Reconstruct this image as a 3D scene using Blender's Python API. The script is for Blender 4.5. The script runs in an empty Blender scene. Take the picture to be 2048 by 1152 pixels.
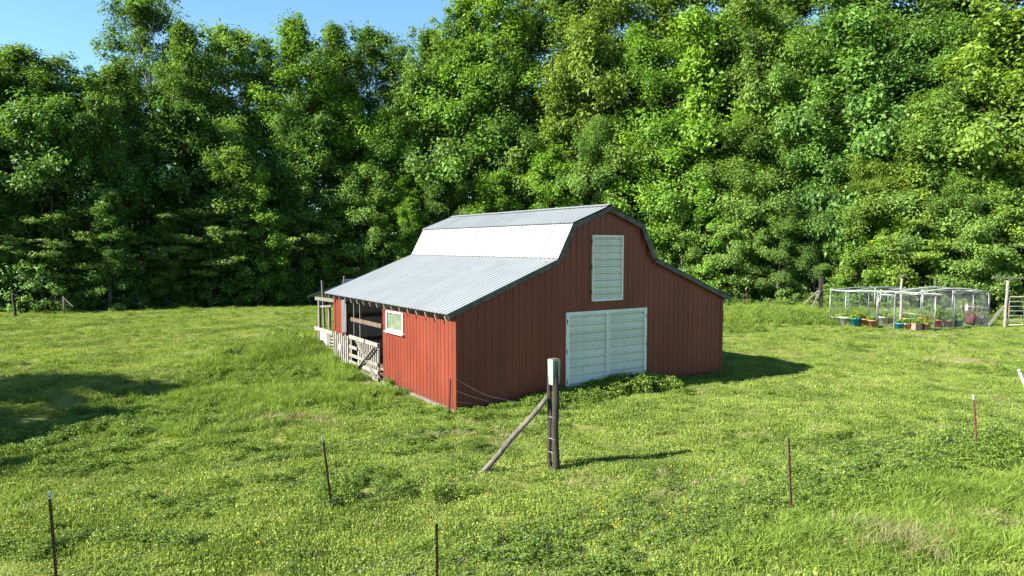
import bpy, math, random
import numpy as np
from mathutils import Vector, Matrix, Quaternion

R = math.radians
rng = np.random.default_rng(7)
random.seed(7)
scene = bpy.context.scene
COL = scene.collection

# ------------------------------------------------------------------ camera
F_PX, PITCH, CAM_H = 1395.3, 0.0599, 4.5
cam_d = bpy.data.cameras.new('camera')
cam_d.sensor_width = 36.0
cam_d.lens = 36.0 * F_PX / 2048.0
cam_d.clip_start, cam_d.clip_end = 0.1, 3000
cam = bpy.data.objects.new('camera', cam_d)
COL.objects.link(cam)
cam.location = (0, 0, CAM_H)
cam.rotation_euler = (math.pi / 2 - PITCH, 0, 0)
scene.camera = cam

# ------------------------------------------------------------------ sky, sun, exposure
SUN_EL = R(34)
SHADOW_AZ = R(24)                      # direction the shadows fall, from +X towards +Y
to_sun = Vector((-math.cos(SHADOW_AZ) * math.cos(SUN_EL), -math.sin(SHADOW_AZ) * math.cos(SUN_EL), math.sin(SUN_EL)))
world = bpy.data.worlds.new('World')
scene.world = world
world.use_nodes = True
wn = world.node_tree
wn.nodes.clear()
sky = wn.nodes.new('ShaderNodeTexSky')
sky.sky_type = 'NISHITA'
sky.sun_disc = False
sky.sun_elevation = SUN_EL
sky.sun_rotation = math.atan2(to_sun.x, to_sun.y)
sky.altitude = 150
sky.air_density = 1.0
sky.dust_density = 0.0
sky.ozone_density = 0.9
bg = wn.nodes.new('ShaderNodeBackground')
bg.inputs['Strength'].default_value = 0.056
wo = wn.nodes.new('ShaderNodeOutputWorld')
tintn = wn.nodes.new('ShaderNodeMix'); tintn.data_type = 'RGBA'; tintn.blend_type = 'MULTIPLY'; tintn.inputs[0].default_value = 1.0
tintn.inputs[7].default_value = (0.84, 1.10, 1.17, 1)      # clear summer air: a cleaner blue
wn.links.new(sky.outputs[0], tintn.inputs[6])
wn.links.new(tintn.outputs[2], bg.inputs['Color'])
wn.links.new(bg.outputs[0], wo.inputs['Surface'])
sun_d = bpy.data.lights.new('sun', 'SUN')
sun_d.energy = 5.0
sun_d.angle = R(0.5)
sun_d.color = (1.0, 0.95, 0.86)
sun = bpy.data.objects.new('sun', sun_d)
COL.objects.link(sun)
sun.location = (-40, -20, 40)
sun.rotation_euler = (-to_sun).to_track_quat('-Z', 'Y').to_euler()
scene.view_settings.view_transform = 'Standard'
scene.view_settings.look = 'None'
scene.view_settings.gamma = 1.0
scene.view_settings.use_curve_mapping = False
scene.view_settings.exposure = 1.95
scene.render.engine = 'CYCLES'
scene.cycles.use_denoising = True
scene.cycles.max_bounces = 6
scene.cycles.diffuse_bounces = 3
scene.cycles.glossy_bounces = 3
scene.cycles.transmission_bounces = 4
scene.cycles.transparent_max_bounces = 6

# ------------------------------------------------------------------ noise, terrain
def vnoise(x, y, seed=0):
    x = np.asarray(x, float); y = np.asarray(y, float)
    xi = np.floor(x).astype(np.int64); yi = np.floor(y).astype(np.int64)
    fx = x - xi; fy = y - yi
    fx = fx * fx * (3 - 2 * fx); fy = fy * fy * (3 - 2 * fy)
    def h(a, b):
        n = (a * 374761393 + b * 668265263 + seed * 982451653) & 0x7fffffff
        n = ((n ^ (n >> 13)) * 1274126177) & 0x7fffffff
        n = (n ^ (n >> 16)) & 0xffff
        return n / 65535.0
    return (h(xi, yi) * (1 - fx) + h(xi + 1, yi) * fx) * (1 - fy) + (h(xi, yi + 1) * (1 - fx) + h(xi + 1, yi + 1) * fx) * fy

def fbm(x, y, seed=0, o=3):
    s = 0; a = .5; t = 0
    for k in range(o):
        s = s + a * vnoise(np.asarray(x) * 2 ** k, np.asarray(y) * 2 ** k, seed + k); t += a; a *= .5
    return s / t

BC = Vector((-1.505, 18.726, 0.0)); BYAW = 0.5735; BW = 10.6; BL = 9.95
bw = Vector((math.cos(BYAW), math.sin(BYAW), 0)); bd = Vector((-math.sin(BYAW), math.cos(BYAW), 0))
def barn_uv(x, y):
    dx = np.asarray(x) - BC.x; dy = np.asarray(y) - BC.y
    return dx * bw.x + dy * bw.y, dx * bd.x + dy * bd.y
def bpt(u, v, z=0):
    p = BC + bw * u + bd * v; return Vector((p.x, p.y, z))

def edge_y(x):                          # where the wood begins
    return np.interp(x, [-70, -45, -31, -24, -14, 0, 14, 22, 30, 40, 60], [40, 42, 43, 48, 54, 57, 54, 50, 46.5, 42, 36])

def smooth(e0, e1, v):
    t = np.clip((np.asarray(v, float) - e0) / (e1 - e0), 0, 1); return t * t * (3 - 2 * t)

def terr(x, y):
    x = np.asarray(x, float); y = np.asarray(y, float)
    z = .16 * (fbm(x / 9, y / 9, 3) - .5) + .24 * (fbm(x / 1.9, y / 1.9, 11) - .5) * smooth(60, 16, y)
    z = z + .085 * (vnoise(x / .45, y / .45, 23) - .5) * smooth(45, 20, y)
    # rough weedy bank that drops from the pasture to the yard
    bx, by = -5.7, -8.9; bl = math.hypot(bx, by)            # the bank runs from the barn's back corner to the left
    dist = ((x + 6.6) * by - (y - 25.6) * bx) / bl + .8 * (fbm(x / 3, y / 3, 31) - .5)
    z = z + .50 * smooth(-.2, 2.3, dist) * smooth(-6.8, -9.2, x) * smooth(54, 42, y)
    z = z + .30 * np.exp(-(((x + 10.2) / 2.3) ** 2 + ((y - 27.6) / 1.5) ** 2))
    u, v = barn_uv(x, y)
    du = np.maximum(np.maximum(-u, u - BW), 0); dv = np.maximum(np.maximum(-v, v - BL), 0)
    dd = np.sqrt(du * du + dv * dv)
    k = smooth(0, 1.6, dd)
    z = z * k - .02 * (1 - k)
    t = np.maximum(0, y - edge_y(x) - 3)
    sl = np.interp(x, [-60, -15, 5, 25, 60], [.06, .08, .30, .55, .62])
    z = z + sl * t * smooth(0, 10, t) * np.clip(60 / np.maximum(t, 60), 0, 1)
    return z

def ray(px, py):
    a = (px - 1024) / F_PX; b = (576 - py) / F_PX
    c, s = math.cos(PITCH), math.sin(PITCH)
    return Vector((a, c + b * s, -s + b * c))
def ground(px, py):
    d = ray(px, py); z = 0.0
    for _ in range(6):
        t = (z - CAM_H) / d.z
        z = float(terr(d.x * t, d.y * t))
    return Vector((d.x * t, d.y * t, z))
def flat(px, py, z=0.0):
    d = ray(px, py); t = (z - CAM_H) / d.z
    return Vector((d.x * t, d.y * t, z))
def at_y(px, py, Y):
    d = ray(px, py); t = Y / d.y
    return Vector((d.x * t, Y, CAM_H + d.z * t))
def G(x, y, dz=0.0):
    return Vector((x, y, float(terr(x, y)) + dz))

# ------------------------------------------------------------------ materials
def mat(name, c0, c1=None, scale=4.0, rough=.7, metal=0.0, bump=0.0, bscale=None, stretch=(1, 1, 1), spec=.5, detail=6, lo=.35, hi=.65, rvar=0.0, orand=0.0):
    m = bpy.data.materials.new(name); m.use_nodes = True
    nt = m.node_tree; b = nt.nodes['Principled BSDF']
    b.inputs['Roughness'].default_value = rough; b.inputs['Metallic'].default_value = metal
    b.inputs['Specular IOR Level'].default_value = spec
    tc = nt.nodes.new('ShaderNodeTexCoord'); mp = nt.nodes.new('ShaderNodeMapping')
    mp.inputs['Scale'].default_value = stretch
    nt.links.new(tc.outputs['Object'], mp.inputs['Vector'])
    if c1 is not None:
        n = nt.nodes.new('ShaderNodeTexNoise'); n.inputs['Scale'].default_value = scale; n.inputs['Detail'].default_value = detail
        n.inputs['Roughness'].default_value = .65
        nt.links.new(mp.outputs[0], n.inputs['Vector'])
        r = nt.nodes.new('ShaderNodeValToRGB')
        r.color_ramp.elements[0].position = lo; r.color_ramp.elements[1].position = hi
        r.color_ramp.elements[0].color = (*c0, 1); r.color_ramp.elements[1].color = (*c1, 1)
        nt.links.new(n.outputs['Fac'], r.inputs[0]); nt.links.new(r.outputs[0], b.inputs['Base Color'])
        if rvar:
            mr = nt.nodes.new('ShaderNodeMapRange'); mr.inputs['To Min'].default_value = rough - rvar; mr.inputs['To Max'].default_value = rough + rvar
            nt.links.new(n.outputs['Fac'], mr.inputs['Value']); nt.links.new(mr.outputs[0], b.inputs['Roughness'])
    else:
        b.inputs['Base Color'].default_value = (*c0, 1)
    if orand and c1 is not None:            # each sheet or board a little lighter or darker than the next
        oi = nt.nodes.new('ShaderNodeObjectInfo'); mo = nt.nodes.new('ShaderNodeMapRange'); mo.inputs['To Min'].default_value = 1 - orand; mo.inputs['To Max'].default_value = 1 + orand
        nt.links.new(oi.outputs['Random'], mo.inputs['Value'])
        mu = nt.nodes.new('ShaderNodeVectorMath'); mu.operation = 'SCALE'
        nt.links.new(r.outputs[0], mu.inputs[0]); nt.links.new(mo.outputs[0], mu.inputs['Scale']); nt.links.new(mu.outputs[0], b.inputs['Base Color'])
    if bump:
        n2 = nt.nodes.new('ShaderNodeTexNoise'); n2.inputs['Scale'].default_value = bscale or scale * 3; n2.inputs['Detail'].default_value = 5
        nt.links.new(mp.outputs[0], n2.inputs['Vector'])
        bp = nt.nodes.new('ShaderNodeBump'); bp.inputs['Strength'].default_value = bump; bp.inputs['Distance'].default_value = .02
        nt.links.new(n2.outputs['Fac'], bp.inputs['Height']); nt.links.new(bp.outputs[0], b.inputs['Normal'])
    return m

def painted_metal(name, base, fade, dirt, dirt_amt=.5, rough=.5):
    """painted steel sheet: faded patches, vertical streaks, grime near the foot"""
    m = mat(name, base, fade, scale=.9, rough=rough, stretch=(1, 1, .45), lo=.36, hi=.70, bump=.08, bscale=9, orand=.07, spec=.3)
    nt = m.node_tree; b = nt.nodes['Principled BSDF']
    src = b.inputs['Base Color'].links[0].from_socket
    tc = nt.nodes.new('ShaderNodeTexCoord')
    mp = nt.nodes.new('ShaderNodeMapping'); mp.inputs['Scale'].default_value = (9, 9, .35)
    nt.links.new(tc.outputs['Object'], mp.inputs[0])
    n = nt.nodes.new('ShaderNodeTexNoise'); n.inputs['Scale'].default_value = 1.0; n.inputs['Detail'].default_value = 7; n.inputs['Roughness'].default_value = .7
    nt.links.new(mp.outputs[0], n.inputs['Vector'])
    r = nt.nodes.new('ShaderNodeValToRGB'); r.color_ramp.elements[0].position = .50; r.color_ramp.elements[1].position = .82
    r.color_ramp.elements[0].color = (0, 0, 0, 1); r.color_ramp.elements[1].color = (dirt_amt,) * 3 + (1,)
    nt.links.new(n.outputs['Fac'], r.inputs[0])
    sx = nt.nodes.new('ShaderNodeSeparateXYZ'); nt.links.new(tc.outputs['Object'], sx.inputs[0])
    mr = nt.nodes.new('ShaderNodeMapRange'); mr.inputs['From Min'].default_value = 0; mr.inputs['From Max'].default_value = .55
    mr.inputs['To Min'].default_value = .8; mr.inputs['To Max'].default_value = 0
    nt.links.new(sx.outputs['Z'], mr.inputs['Value'])
    n3 = nt.nodes.new('ShaderNodeTexNoise'); n3.inputs['Scale'].default_value = 6; n3.inputs['Detail'].default_value = 8
    nt.links.new(tc.outputs['Object'], n3.inputs['Vector'])
    mm = nt.nodes.new('ShaderNodeMath'); mm.operation = 'MULTIPLY'
    nt.links.new(mr.outputs[0], mm.inputs[0]); nt.links.new(n3.outputs['Fac'], mm.inputs[1])
    mx = nt.nodes.new('ShaderNodeMath'); mx.operation = 'MAXIMUM'
    nt.links.new(mm.outputs[0], mx.inputs[0]); nt.links.new(r.outputs[0], mx.inputs[1])
    mix = nt.nodes.new('ShaderNodeMix'); mix.data_type = 'RGBA'
    nt.links.new(mx.outputs[0], mix.inputs[0]); nt.links.new(src, mix.inputs[6]); mix.inputs[7].default_value = (*dirt, 1)
    nt.links.new(mix.outputs[2], b.inputs['Base Color'])
    return m

M = {}
M['red'] = painted_metal('red_painted_steel', (.126, .0215, .0100), (.170, .0345, .0185), (.055, .028, .017), .65, .5)
M['green_white'] = painted_metal('pale_painted_steel', (.58, .57, .51), (.68, .67, .60), (.30, .29, .22), .55, .5)
M['galv'] = mat('galvanised_sheet', (.275, .290, .292), (.310, .325, .327), scale=1.2, rough=.5, metal=.5, bump=.03, orand=.05)
M['galv_bright'] = mat('bright_aluminium_sheet', (.205, .208, .208), (.235, .238, .237), scale=1.3, rough=.55, metal=.25, bump=.04, orand=.10)
M['inner_metal'] = mat('bare_back_of_steel_sheet', (.24, .25, .25), (.36, .37, .36), scale=1.5, rough=.6, metal=.1)
M['dark_trim'] = mat('weathered_dark_board', (.035, .035, .03), (.10, .095, .08), scale=5, rough=.85, stretch=(1, 1, 1))
M['old_wood'] = mat('grey_weathered_wood', (.065, .057, .046), (.15, .136, .112), scale=3, rough=.85, bump=.4, bscale=25, stretch=(3, 3, 1), orand=.2)
M['brown_wood'] = mat('brown_rough_wood', (.05, .034, .022), (.11, .078, .052), scale=4, rough=.85, bump=.4, bscale=25)
M['pale_wood'] = mat('bleached_painted_wood', (.125, .115, .092), (.245, .23, .19), scale=5, rough=.8, bump=.3, bscale=25, orand=.15)
M['post_wood'] = mat('dark_post_timber', (.009, .007, .005), (.038, .031, .021), scale=5, rough=.9, bump=.6, bscale=22, stretch=(4, 4, .6))
M['brace_wood'] = mat('barkless_round_timber', (.045, .039, .030), (.125, .11, .088), scale=4, rough=.85, bump=.5, bscale=20, stretch=(2, 2, 1))
M['white'] = mat('white_paint', (.42, .42, .40), (.54, .54, .52), scale=3, rough=.55)
M['cap'] = mat('pale_green_tin', (.17, .245, .185), (.22, .30, .24), scale=7, rough=.5, bump=.1)
M['concrete'] = mat('weathered_concrete', (.085, .078, .066), (.165, .152, .13), scale=6, rough=.95, bump=.5, bscale=30)
M['rust'] = mat('rusty_steel', (.025, .012, .010), (.065, .026, .018), scale=12, rough=.85, metal=.2, bump=.3)
M['rust_red'] = mat('red_oxide_steel', (.06, .019, .014), (.12, .036, .025), scale=10, rough=.8, metal=.1)
M['tip'] = mat('silver_post_tip', (.45, .45, .44), (.6, .6, .58), scale=20, rough=.55, metal=.3)
M['wire'] = mat('galvanised_wire', (.30, .29, .27), (.45, .44, .42), scale=8, rough=.55, metal=.6)
M['pipe'] = mat('galvanised_pipe', (.17, .18, .188), (.26, .27, .28), scale=6, rough=.45, metal=.6)
M['pvc'] = mat('white_plastic_pipe', (.36, .36, .35), (.46, .46, .45), scale=5, rough=.4)
M['soil'] = mat('potting_soil', (.025, .017, .012), (.06, .042, .03), scale=20, rough=.95, bump=.6)
M['dirt'] = mat('bare_gravelly_dirt', (.13, .10, .075), (.30, .26, .21), scale=9, rough=.95, bump=.8, bscale=30)
M['straw'] = mat('dry_bare_patch', (.18, .15, .085), (.28, .235, .15), scale=9, rough=.95, bump=.6, bscale=30)
M['bark'] = mat('tree_bark', (.05, .04, .03), (.16, .14, .11), scale=3, rough=.95, bump=.6, bscale=14, stretch=(3, 3, .7))
M['pale_bark'] = mat('pale_tree_bark', (.20, .18, .15), (.36, .34, .29), scale=3, rough=.95, bump=.5, bscale=14, stretch=(3, 3, .7))
for k, c in dict(blue=(.02, .25, .38), blue_deep=(.03, .20, .48), terracotta=(.36, .14, .095), red=(.30, .05, .038), maroon=(.085, .02, .018), teal=(.01, .19, .16), yellow=(.62, .52, .16), pink=(.40, .21, .17), brown=(.19, .075, .045)).items():
    M['pot_' + k] = mat('plastic_' + k, tuple(v * .85 for v in c), tuple(min(.9, v * 1.1) for v in c), scale=6, rough=.5)

def window_glass():
    m = bpy.data.materials.new('cloudy_window_sheet'); m.use_nodes = True
    nt = m.node_tree; b = nt.nodes['Principled BSDF']
    n = nt.nodes.new('ShaderNodeTexNoise'); n.inputs['Scale'].default_value = 3; n.inputs['Detail'].default_value = 8
    tc = nt.nodes.new('ShaderNodeTexCoord'); nt.links.new(tc.outputs['Object'], n.inputs['Vector'])
    r = nt.nodes.new('ShaderNodeValToRGB'); r.color_ramp.elements[0].color = (.075, .10, .06, 1); r.color_ramp.elements[1].color = (.17, .21, .15, 1)
    r.color_ramp.elements[0].position = .3; r.color_ramp.elements[1].position = .7
    nt.links.new(n.outputs['Fac'], r.inputs[0]); nt.links.new(r.outputs[0], b.inputs['Base Color'])
    b.inputs['Roughness'].default_value = .18
    b.inputs['Coat Weight'].default_value = .6; b.inputs['Coat Roughness'].default_value = .05
    return m
M['glass'] = window_glass()

def leaf_mat(name, dark, light, trans=.30, world_var=0.0, gloss=.25, rough=.5, dry=None):
    """leaf: colour runs from dark to light by the leaf's own 'tint', times the object's colour; thin, lets light through"""
    m = bpy.data.materials.new(name); m.use_nodes = True
    nt = m.node_tree; b = nt.nodes['Principled BSDF']; out = nt.nodes['Material Output']
    at = nt.nodes.new('ShaderNodeAttribute'); at.attribute_name = 'tint'
    fac = at.outputs['Fac']
    geo = nt.nodes.new('ShaderNodeNewGeometry')
    if world_var:
        n = nt.nodes.new('ShaderNodeTexNoise'); n.inputs['Scale'].default_value = .55; n.inputs['Detail'].default_value = 7; n.inputs['Roughness'].default_value = .7
        nt.links.new(geo.outputs['Position'], n.inputs['Vector'])
        mr = nt.nodes.new('ShaderNodeMapRange'); mr.inputs['From Min'].default_value = .3; mr.inputs['From Max'].default_value = .7
        mr.inputs['To Min'].default_value = -world_var; mr.inputs['To Max'].default_value = world_var
        nt.links.new(n.outputs['Fac'], mr.inputs['Value'])
        ad = nt.nodes.new('ShaderNodeMath'); ad.operation = 'ADD'; ad.use_clamp = True
        nt.links.new(fac, ad.inputs[0]); nt.links.new(mr.outputs[0], ad.inputs[1]); fac = ad.outputs[0]
    r = nt.nodes.new('ShaderNodeValToRGB')
    r.color_ramp.elements[0].color = (*dark, 1); r.color_ramp.elements[1].color = (*light, 1)
    if dry:
        e = r.color_ramp.elements.new(.80); e.color = (*light, 1); r.color_ramp.elements[2].color = (*dry, 1)
    nt.links.new(fac, r.inputs[0])
    oi = nt.nodes.new('ShaderNodeObjectInfo')
    mul = nt.nodes.new('ShaderNodeMix'); mul.data_type = 'RGBA'; mul.blend_type = 'MULTIPLY'; mul.inputs[0].default_value = 1
    nt.links.new(r.outputs[0], mul.inputs[6]); nt.links.new(oi.outputs['Color'], mul.inputs[7])
    nt.links.new(mul.outputs[2], b.inputs['Base Color'])
    b.inputs['Roughness'].default_value = rough; b.inputs['Specular IOR Level'].default_value = gloss
    tr = nt.nodes.new('ShaderNodeBsdfTranslucent')
    tc = nt.nodes.new('ShaderNodeMix'); tc.data_type = 'RGBA'; tc.blend_type = 'MULTIPLY'; tc.inputs[0].default_value = 1
    nt.links.new(mul.outputs[2], tc.inputs[6]); tc.inputs[7].default_value = (1.5, 1.45, .6, 1)
    nt.links.new(tc.outputs[2], tr.inputs['Color'])
    mx = nt.nodes.new('ShaderNodeMixShader'); mx.inputs[0].default_value = trans
    nt.links.new(b.outputs[0], mx.inputs[1]); nt.links.new(tr.outputs[0], mx.inputs[2]); nt.links.new(mx.outputs[0], out.inputs['Surface'])
    return m
M['leaf'] = leaf_mat('tree_leaves', (.030, .072, .014), (.205, .330, .062), trans=.42)
M['weed'] = leaf_mat('weed_leaves', (.055, .098, .014), (.195, .285, .042), trans=.32, world_var=.18)
M['grass'] = leaf_mat('grass_blades', (.036, .074, .013), (.258, .335, .064), trans=.28, world_var=.38, gloss=.15, rough=.6, dry=(.29, .31, .095))
M['long_grass'] = leaf_mat('long_grass_blades', (.075, .135, .018), (.215, .300, .048), trans=.30, world_var=.28, gloss=.15, rough=.6)
M['dry_grass'] = leaf_mat('dry_grass_blades', (.17, .16, .065), (.34, .30, .16), trans=.2, gloss=.1, rough=.7)
M['flower'] = leaf_mat('small_yellow_flowers', (.45, .32, .02), (.65, .45, .03), trans=.15, gloss=.1)

def ground_mat():
    m = bpy.data.materials.new('pasture_soil'); m.use_nodes = True
    nt = m.node_tree; b = nt.nodes['Principled BSDF']; b.inputs['Roughness'].default_value = .95; b.inputs['Specular IOR Level'].default_value = .1
    geo = nt.nodes.new('ShaderNodeNewGeometry')
    n = nt.nodes.new('ShaderNodeTexNoise'); n.inputs['Scale'].default_value = 2.2; n.inputs['Detail'].default_value = 10; n.inputs['Roughness'].default_value = .7
    nt.links.new(geo.outputs['Position'], n.inputs['Vector'])
    r = nt.nodes.new('ShaderNodeValToRGB')
    r.color_ramp.elements[0].position = .3; r.color_ramp.elements[0].color = (.075, .095, .022, 1)
    r.color_ramp.elements[1].position = .75; r.color_ramp.elements[1].color = (.20, .215, .055, 1)
    nt.links.new(n.outputs['Fac'], r.inputs[0])
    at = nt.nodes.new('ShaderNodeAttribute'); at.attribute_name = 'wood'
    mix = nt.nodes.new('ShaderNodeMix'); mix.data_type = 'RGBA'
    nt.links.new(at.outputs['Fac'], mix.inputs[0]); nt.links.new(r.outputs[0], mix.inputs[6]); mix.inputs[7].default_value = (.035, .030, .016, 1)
    nt.links.new(mix.outputs[2], b.inputs['Base Color'])
    n2 = nt.nodes.new('ShaderNodeTexNoise'); n2.inputs['Scale'].default_value = 18; n2.inputs['Detail'].default_value = 6
    nt.links.new(geo.outputs['Position'], n2.inputs['Vector'])
    bp = nt.nodes.new('ShaderNodeBump'); bp.inputs['Strength'].default_value = .8; bp.inputs['Distance'].default_value = .05
    nt.links.new(n2.outputs['Fac'], bp.inputs['Height']); nt.links.new(bp.outputs[0], b.inputs['Normal'])
    return m
M['ground'] = ground_mat()

# ------------------------------------------------------------------ mesh helpers
class MB:
    def __init__(s): s.v = []; s.f = []; s.mi = []
    def add(s, vs, fs, mi=0):
        o = len(s.v); s.v += [tuple(v) for v in vs]; s.f += [tuple(i + o for i in f) for f in fs]; s.mi += [mi] * len(fs); return s
    def box(s, c, size, rot=None, mi=0):
        hx, hy, hz = size[0] / 2, size[1] / 2, size[2] / 2; c = Vector(c)
        vs = [Vector((x, y, z)) for x in (-hx, hx) for y in (-hy, hy) for z in (-hz, hz)]
        if rot is not None: vs = [rot @ v for v in vs]
        return s.add([c + v for v in vs], [(0, 1, 3, 2), (4, 6, 7, 5), (0, 4, 5, 1), (2, 3, 7, 6), (0, 2, 6, 4), (1, 5, 7, 3)], mi)
    def beam(s, a, b, w, h, up=(0, 0, 1), mi=0):
        a = Vector(a); b = Vector(b); d = b - a; L = d.length; d.normalize()
        up = Vector(up)
        if abs(d.dot(up)) > .98: up = Vector((0, 1, 0)) if abs(d.y) < .9 else Vector((1, 0, 0))
        sd = d.cross(up).normalized(); u2 = sd.cross(d)
        rot = Matrix((d, sd, u2)).transposed()
        return s.box((a + b) / 2, (L, w, h), rot, mi)
    def tube(s, pts, r, n=6, mi=0, cap=True):
        pts = [Vector(p) for p in pts]
        rr = r if isinstance(r, (list, tuple)) else [r] * len(pts)
        o = []; vs = []; fs = []
        ref = None
        for i, p in enumerate(pts):
            d = (pts[min(i + 1, len(pts) - 1)] - pts[max(i - 1, 0)]).normalized()
            if ref is None:
                ref = d.cross(Vector((0, 0, 1))) if abs(d.z) < .9 else d.cross(Vector((1, 0, 0)))
            ref = (ref - d * ref.dot(d)).normalized(); b = d.cross(ref)
            for k in range(n):
                a = 2 * math.pi * k / n
                vs.append(p + (ref * math.cos(a) + b * math.sin(a)) * rr[i])
        for i in range(len(pts) - 1):
            for k in range(n):
                k2 = (k + 1) % n
                fs.append((i * n + k, i * n + k2, (i + 1) * n + k2, (i + 1) * n + k))
        if cap:
            fs.append(tuple(range(n - 1, -1, -1))); fs.append(tuple((len(pts) - 1) * n + k for k in range(n)))
        return s.add(vs, fs, mi)
    def lathe(s, prof, n=14, c=(0, 0, 0), mi=0):
        c = Vector(c); vs = []; fs = []
        for r, z in prof:
            for k in range(n):
                a = 2 * math.pi * k / n; vs.append(c + Vector((r * math.cos(a), r * math.sin(a), z)))
        for i in range(len(prof) - 1):
            for k in range(n):
                k2 = (k + 1) % n; fs.append((i * n + k, i * n + k2, (i + 1) * n + k2, (i + 1) * n + k))
        return s.add(vs, fs, mi)
    def mesh(s, name, mats, smooth_=False):
        me = bpy.data.meshes.new(name); me.from_pydata(s.v, [], s.f)
        for m in (mats if isinstance(mats, (list, tuple)) else [mats]): me.materials.append(m)
        if any(s.mi): me.polygons.foreach_set('material_index', s.mi)
        if smooth_: me.polygons.foreach_set('use_smooth', [True] * len(me.polygons))
        me.update(); return me
    def build(s, name, mats, parent=None, smooth_=False, loc=None):
        return link(name, s.mesh(name, mats, smooth_), parent, loc)

def link(name, me, parent=None, loc=None):
    o = bpy.data.objects.new(name, me); COL.objects.link(o)
    if parent is not None: o.parent = parent
    if loc is not None: o.location = loc
    return o
def tag(o, label=None, cat=None, group=None, kind=None):
    if label: o['label'] = label
    if cat: o['category'] = cat
    if group: o['group'] = group
    if kind: o['kind'] = kind
    return o
def thing(name, label, cat, loc=(0, 0, 0), rz=0.0, group=None):
    o = bpy.data.objects.new(name, None); COL.objects.link(o)
    o.empty_display_size = .2; o.location = loc; o.rotation_euler = (0, 0, rz)
    return tag(o, label, cat, group)
def copy_tree(o, parent=None):
    c = o.copy(); COL.objects.link(c)
    if parent is not None: c.parent = parent
    for ch in o.children: copy_tree(ch, c)
    return c
def np_mesh(name, verts, faces, mat_, tint=None, smooth_=False):
    """verts (n,3), faces (m,k) all of one size"""
    me = bpy.data.meshes.new(name); n = len(verts); m, k = faces.shape
    me.vertices.add(n); me.vertices.foreach_set('co', np.ascontiguousarray(verts, np.float32).ravel())
    me.loops.add(m * k); me.loops.foreach_set('vertex_index', faces.astype(np.int32).ravel())
    me.polygons.add(m); me.polygons.foreach_set('loop_start', np.arange(0, m * k, k, dtype=np.int32))
    if smooth_: me.polygons.foreach_set('use_smooth', np.ones(m, bool))
    if tint is not None:
        a = me.attributes.new('tint', 'FLOAT', 'POINT'); a.data.foreach_set('value', np.ascontiguousarray(tint, np.float32))
    me.materials.append(mat_); me.update(calc_edges=True); return me

# ------------------------------------------------------------------ ground
def build_ground():
    xs = np.concatenate([np.arange(-160, -44, 4.0), np.arange(-44, -20, .6), np.arange(-20, 20, .28), np.arange(20, 44, .6), np.arange(44, 161, 4.0)])
    ys = np.concatenate([np.arange(-40, 2, 4.0), np.arange(2, 34, .28), np.arange(34, 62, .6), np.arange(62, 110, 2.0), np.arange(110, 260, 8.0)])
    X, Y = np.meshgrid(xs, ys); Z = terr(X, Y)
    v = np.stack([X, Y, Z], -1).reshape(-1, 3)
    nx, ny = len(xs), len(ys)
    i = np.arange(nx * ny).reshape(ny, nx)
    f = np.stack([i[:-1, :-1], i[:-1, 1:], i[1:, 1:], i[1:, :-1]], -1).reshape(-1, 4)
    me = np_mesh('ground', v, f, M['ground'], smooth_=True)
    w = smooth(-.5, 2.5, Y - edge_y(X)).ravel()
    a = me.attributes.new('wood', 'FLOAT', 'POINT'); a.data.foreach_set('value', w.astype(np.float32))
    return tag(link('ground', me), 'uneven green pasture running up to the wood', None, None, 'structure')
build_ground()
def patch(name, label, c, rx, ry, m, rz=0, dz=.02):
    """irregular bare patch lying on the pasture"""
    vs = []; fs = []; n = 28; rings = 5
    for r_ in range(rings + 1):
        for k in range(n):
            a = 2 * math.pi * k / n
            q = r_ / rings * (.72 + .5 * float(fbm(2.2 + math.cos(a) * 1.6 + c.x, 5 + math.sin(a) * 1.6 + c.y, 5)))
            lx, ly = q * rx * math.cos(a), q * ry * math.sin(a)
            x = c.x + lx * math.cos(rz) - ly * math.sin(rz); y = c.y + lx * math.sin(rz) + ly * math.cos(rz)
            vs.append((x, y, float(terr(x, y)) + dz * (1 - .9 * r_ / rings)))
    for r_ in range(rings):
        for k in range(n):
            k2 = (k + 1) % n; fs.append((r_ * n + k, r_ * n + k2, (r_ + 1) * n + k2, (r_ + 1) * n + k))
    o = MB().add(vs, fs).build(name, m, None, True); return tag(o, label, None, None, 'structure')
BARE = []
def bare(name, label, px, py, rx, ry, m, rz=0):
    c = ground(px, py); BARE.append((c.x, c.y, rx, ry, rz)); patch(name, label, c, rx, ry, m, rz)
bare('dirt_patch', 'bare gravelly dirt in front of the wooden barn gate', 722, 772, .85, .85, M['dirt'], .5)
bare('bare_soil', 'bare straw coloured soil beside the wood-edge garden lawn', 1925, 724, .9, .55, M['straw'])
bare('bare_soil', 'small worn strip of bare soil in the lawn before the barn doors', 1288, 871, .45, .12, M['straw'], .5)
bare('bare_soil', 'thin worn lawn patch in front of the wire garden pen', 1840, 672, 1.0, .4, M['straw'])

# ------------------------------------------------------------------ barn
barn = thing('barn', 'red metal gambrel barn with grey sheet roof and white doors, standing in the pasture', 'barn', BC, BYAW)
ROOF = [(-.36, 2.695), (3.328, 4.132), (3.882, 5.188), (BW / 2, 5.735), (BW - 3.882, 5.188), (BW - 3.328, 4.132), (BW + .36, 2.695)]
def top(u):
    return float(np.interp(u, [p[0] for p in ROOF], [p[1] for p in ROOF])) - .045
def plane_hit(px, py, p0, n):
    d = ray(px, py); o = Vector((0, 0, CAM_H)); t = (p0 - o).dot(n) / d.dot(n); q = o + d * t - BC
    return q.dot(bw), q.dot(bd), q.z
def front(px, py): r = plane_hit(px, py, BC, bd); return r[0], r[2]
def left(px, py): r = plane_hit(px, py, BC, bw); return r[1], r[2]

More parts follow.
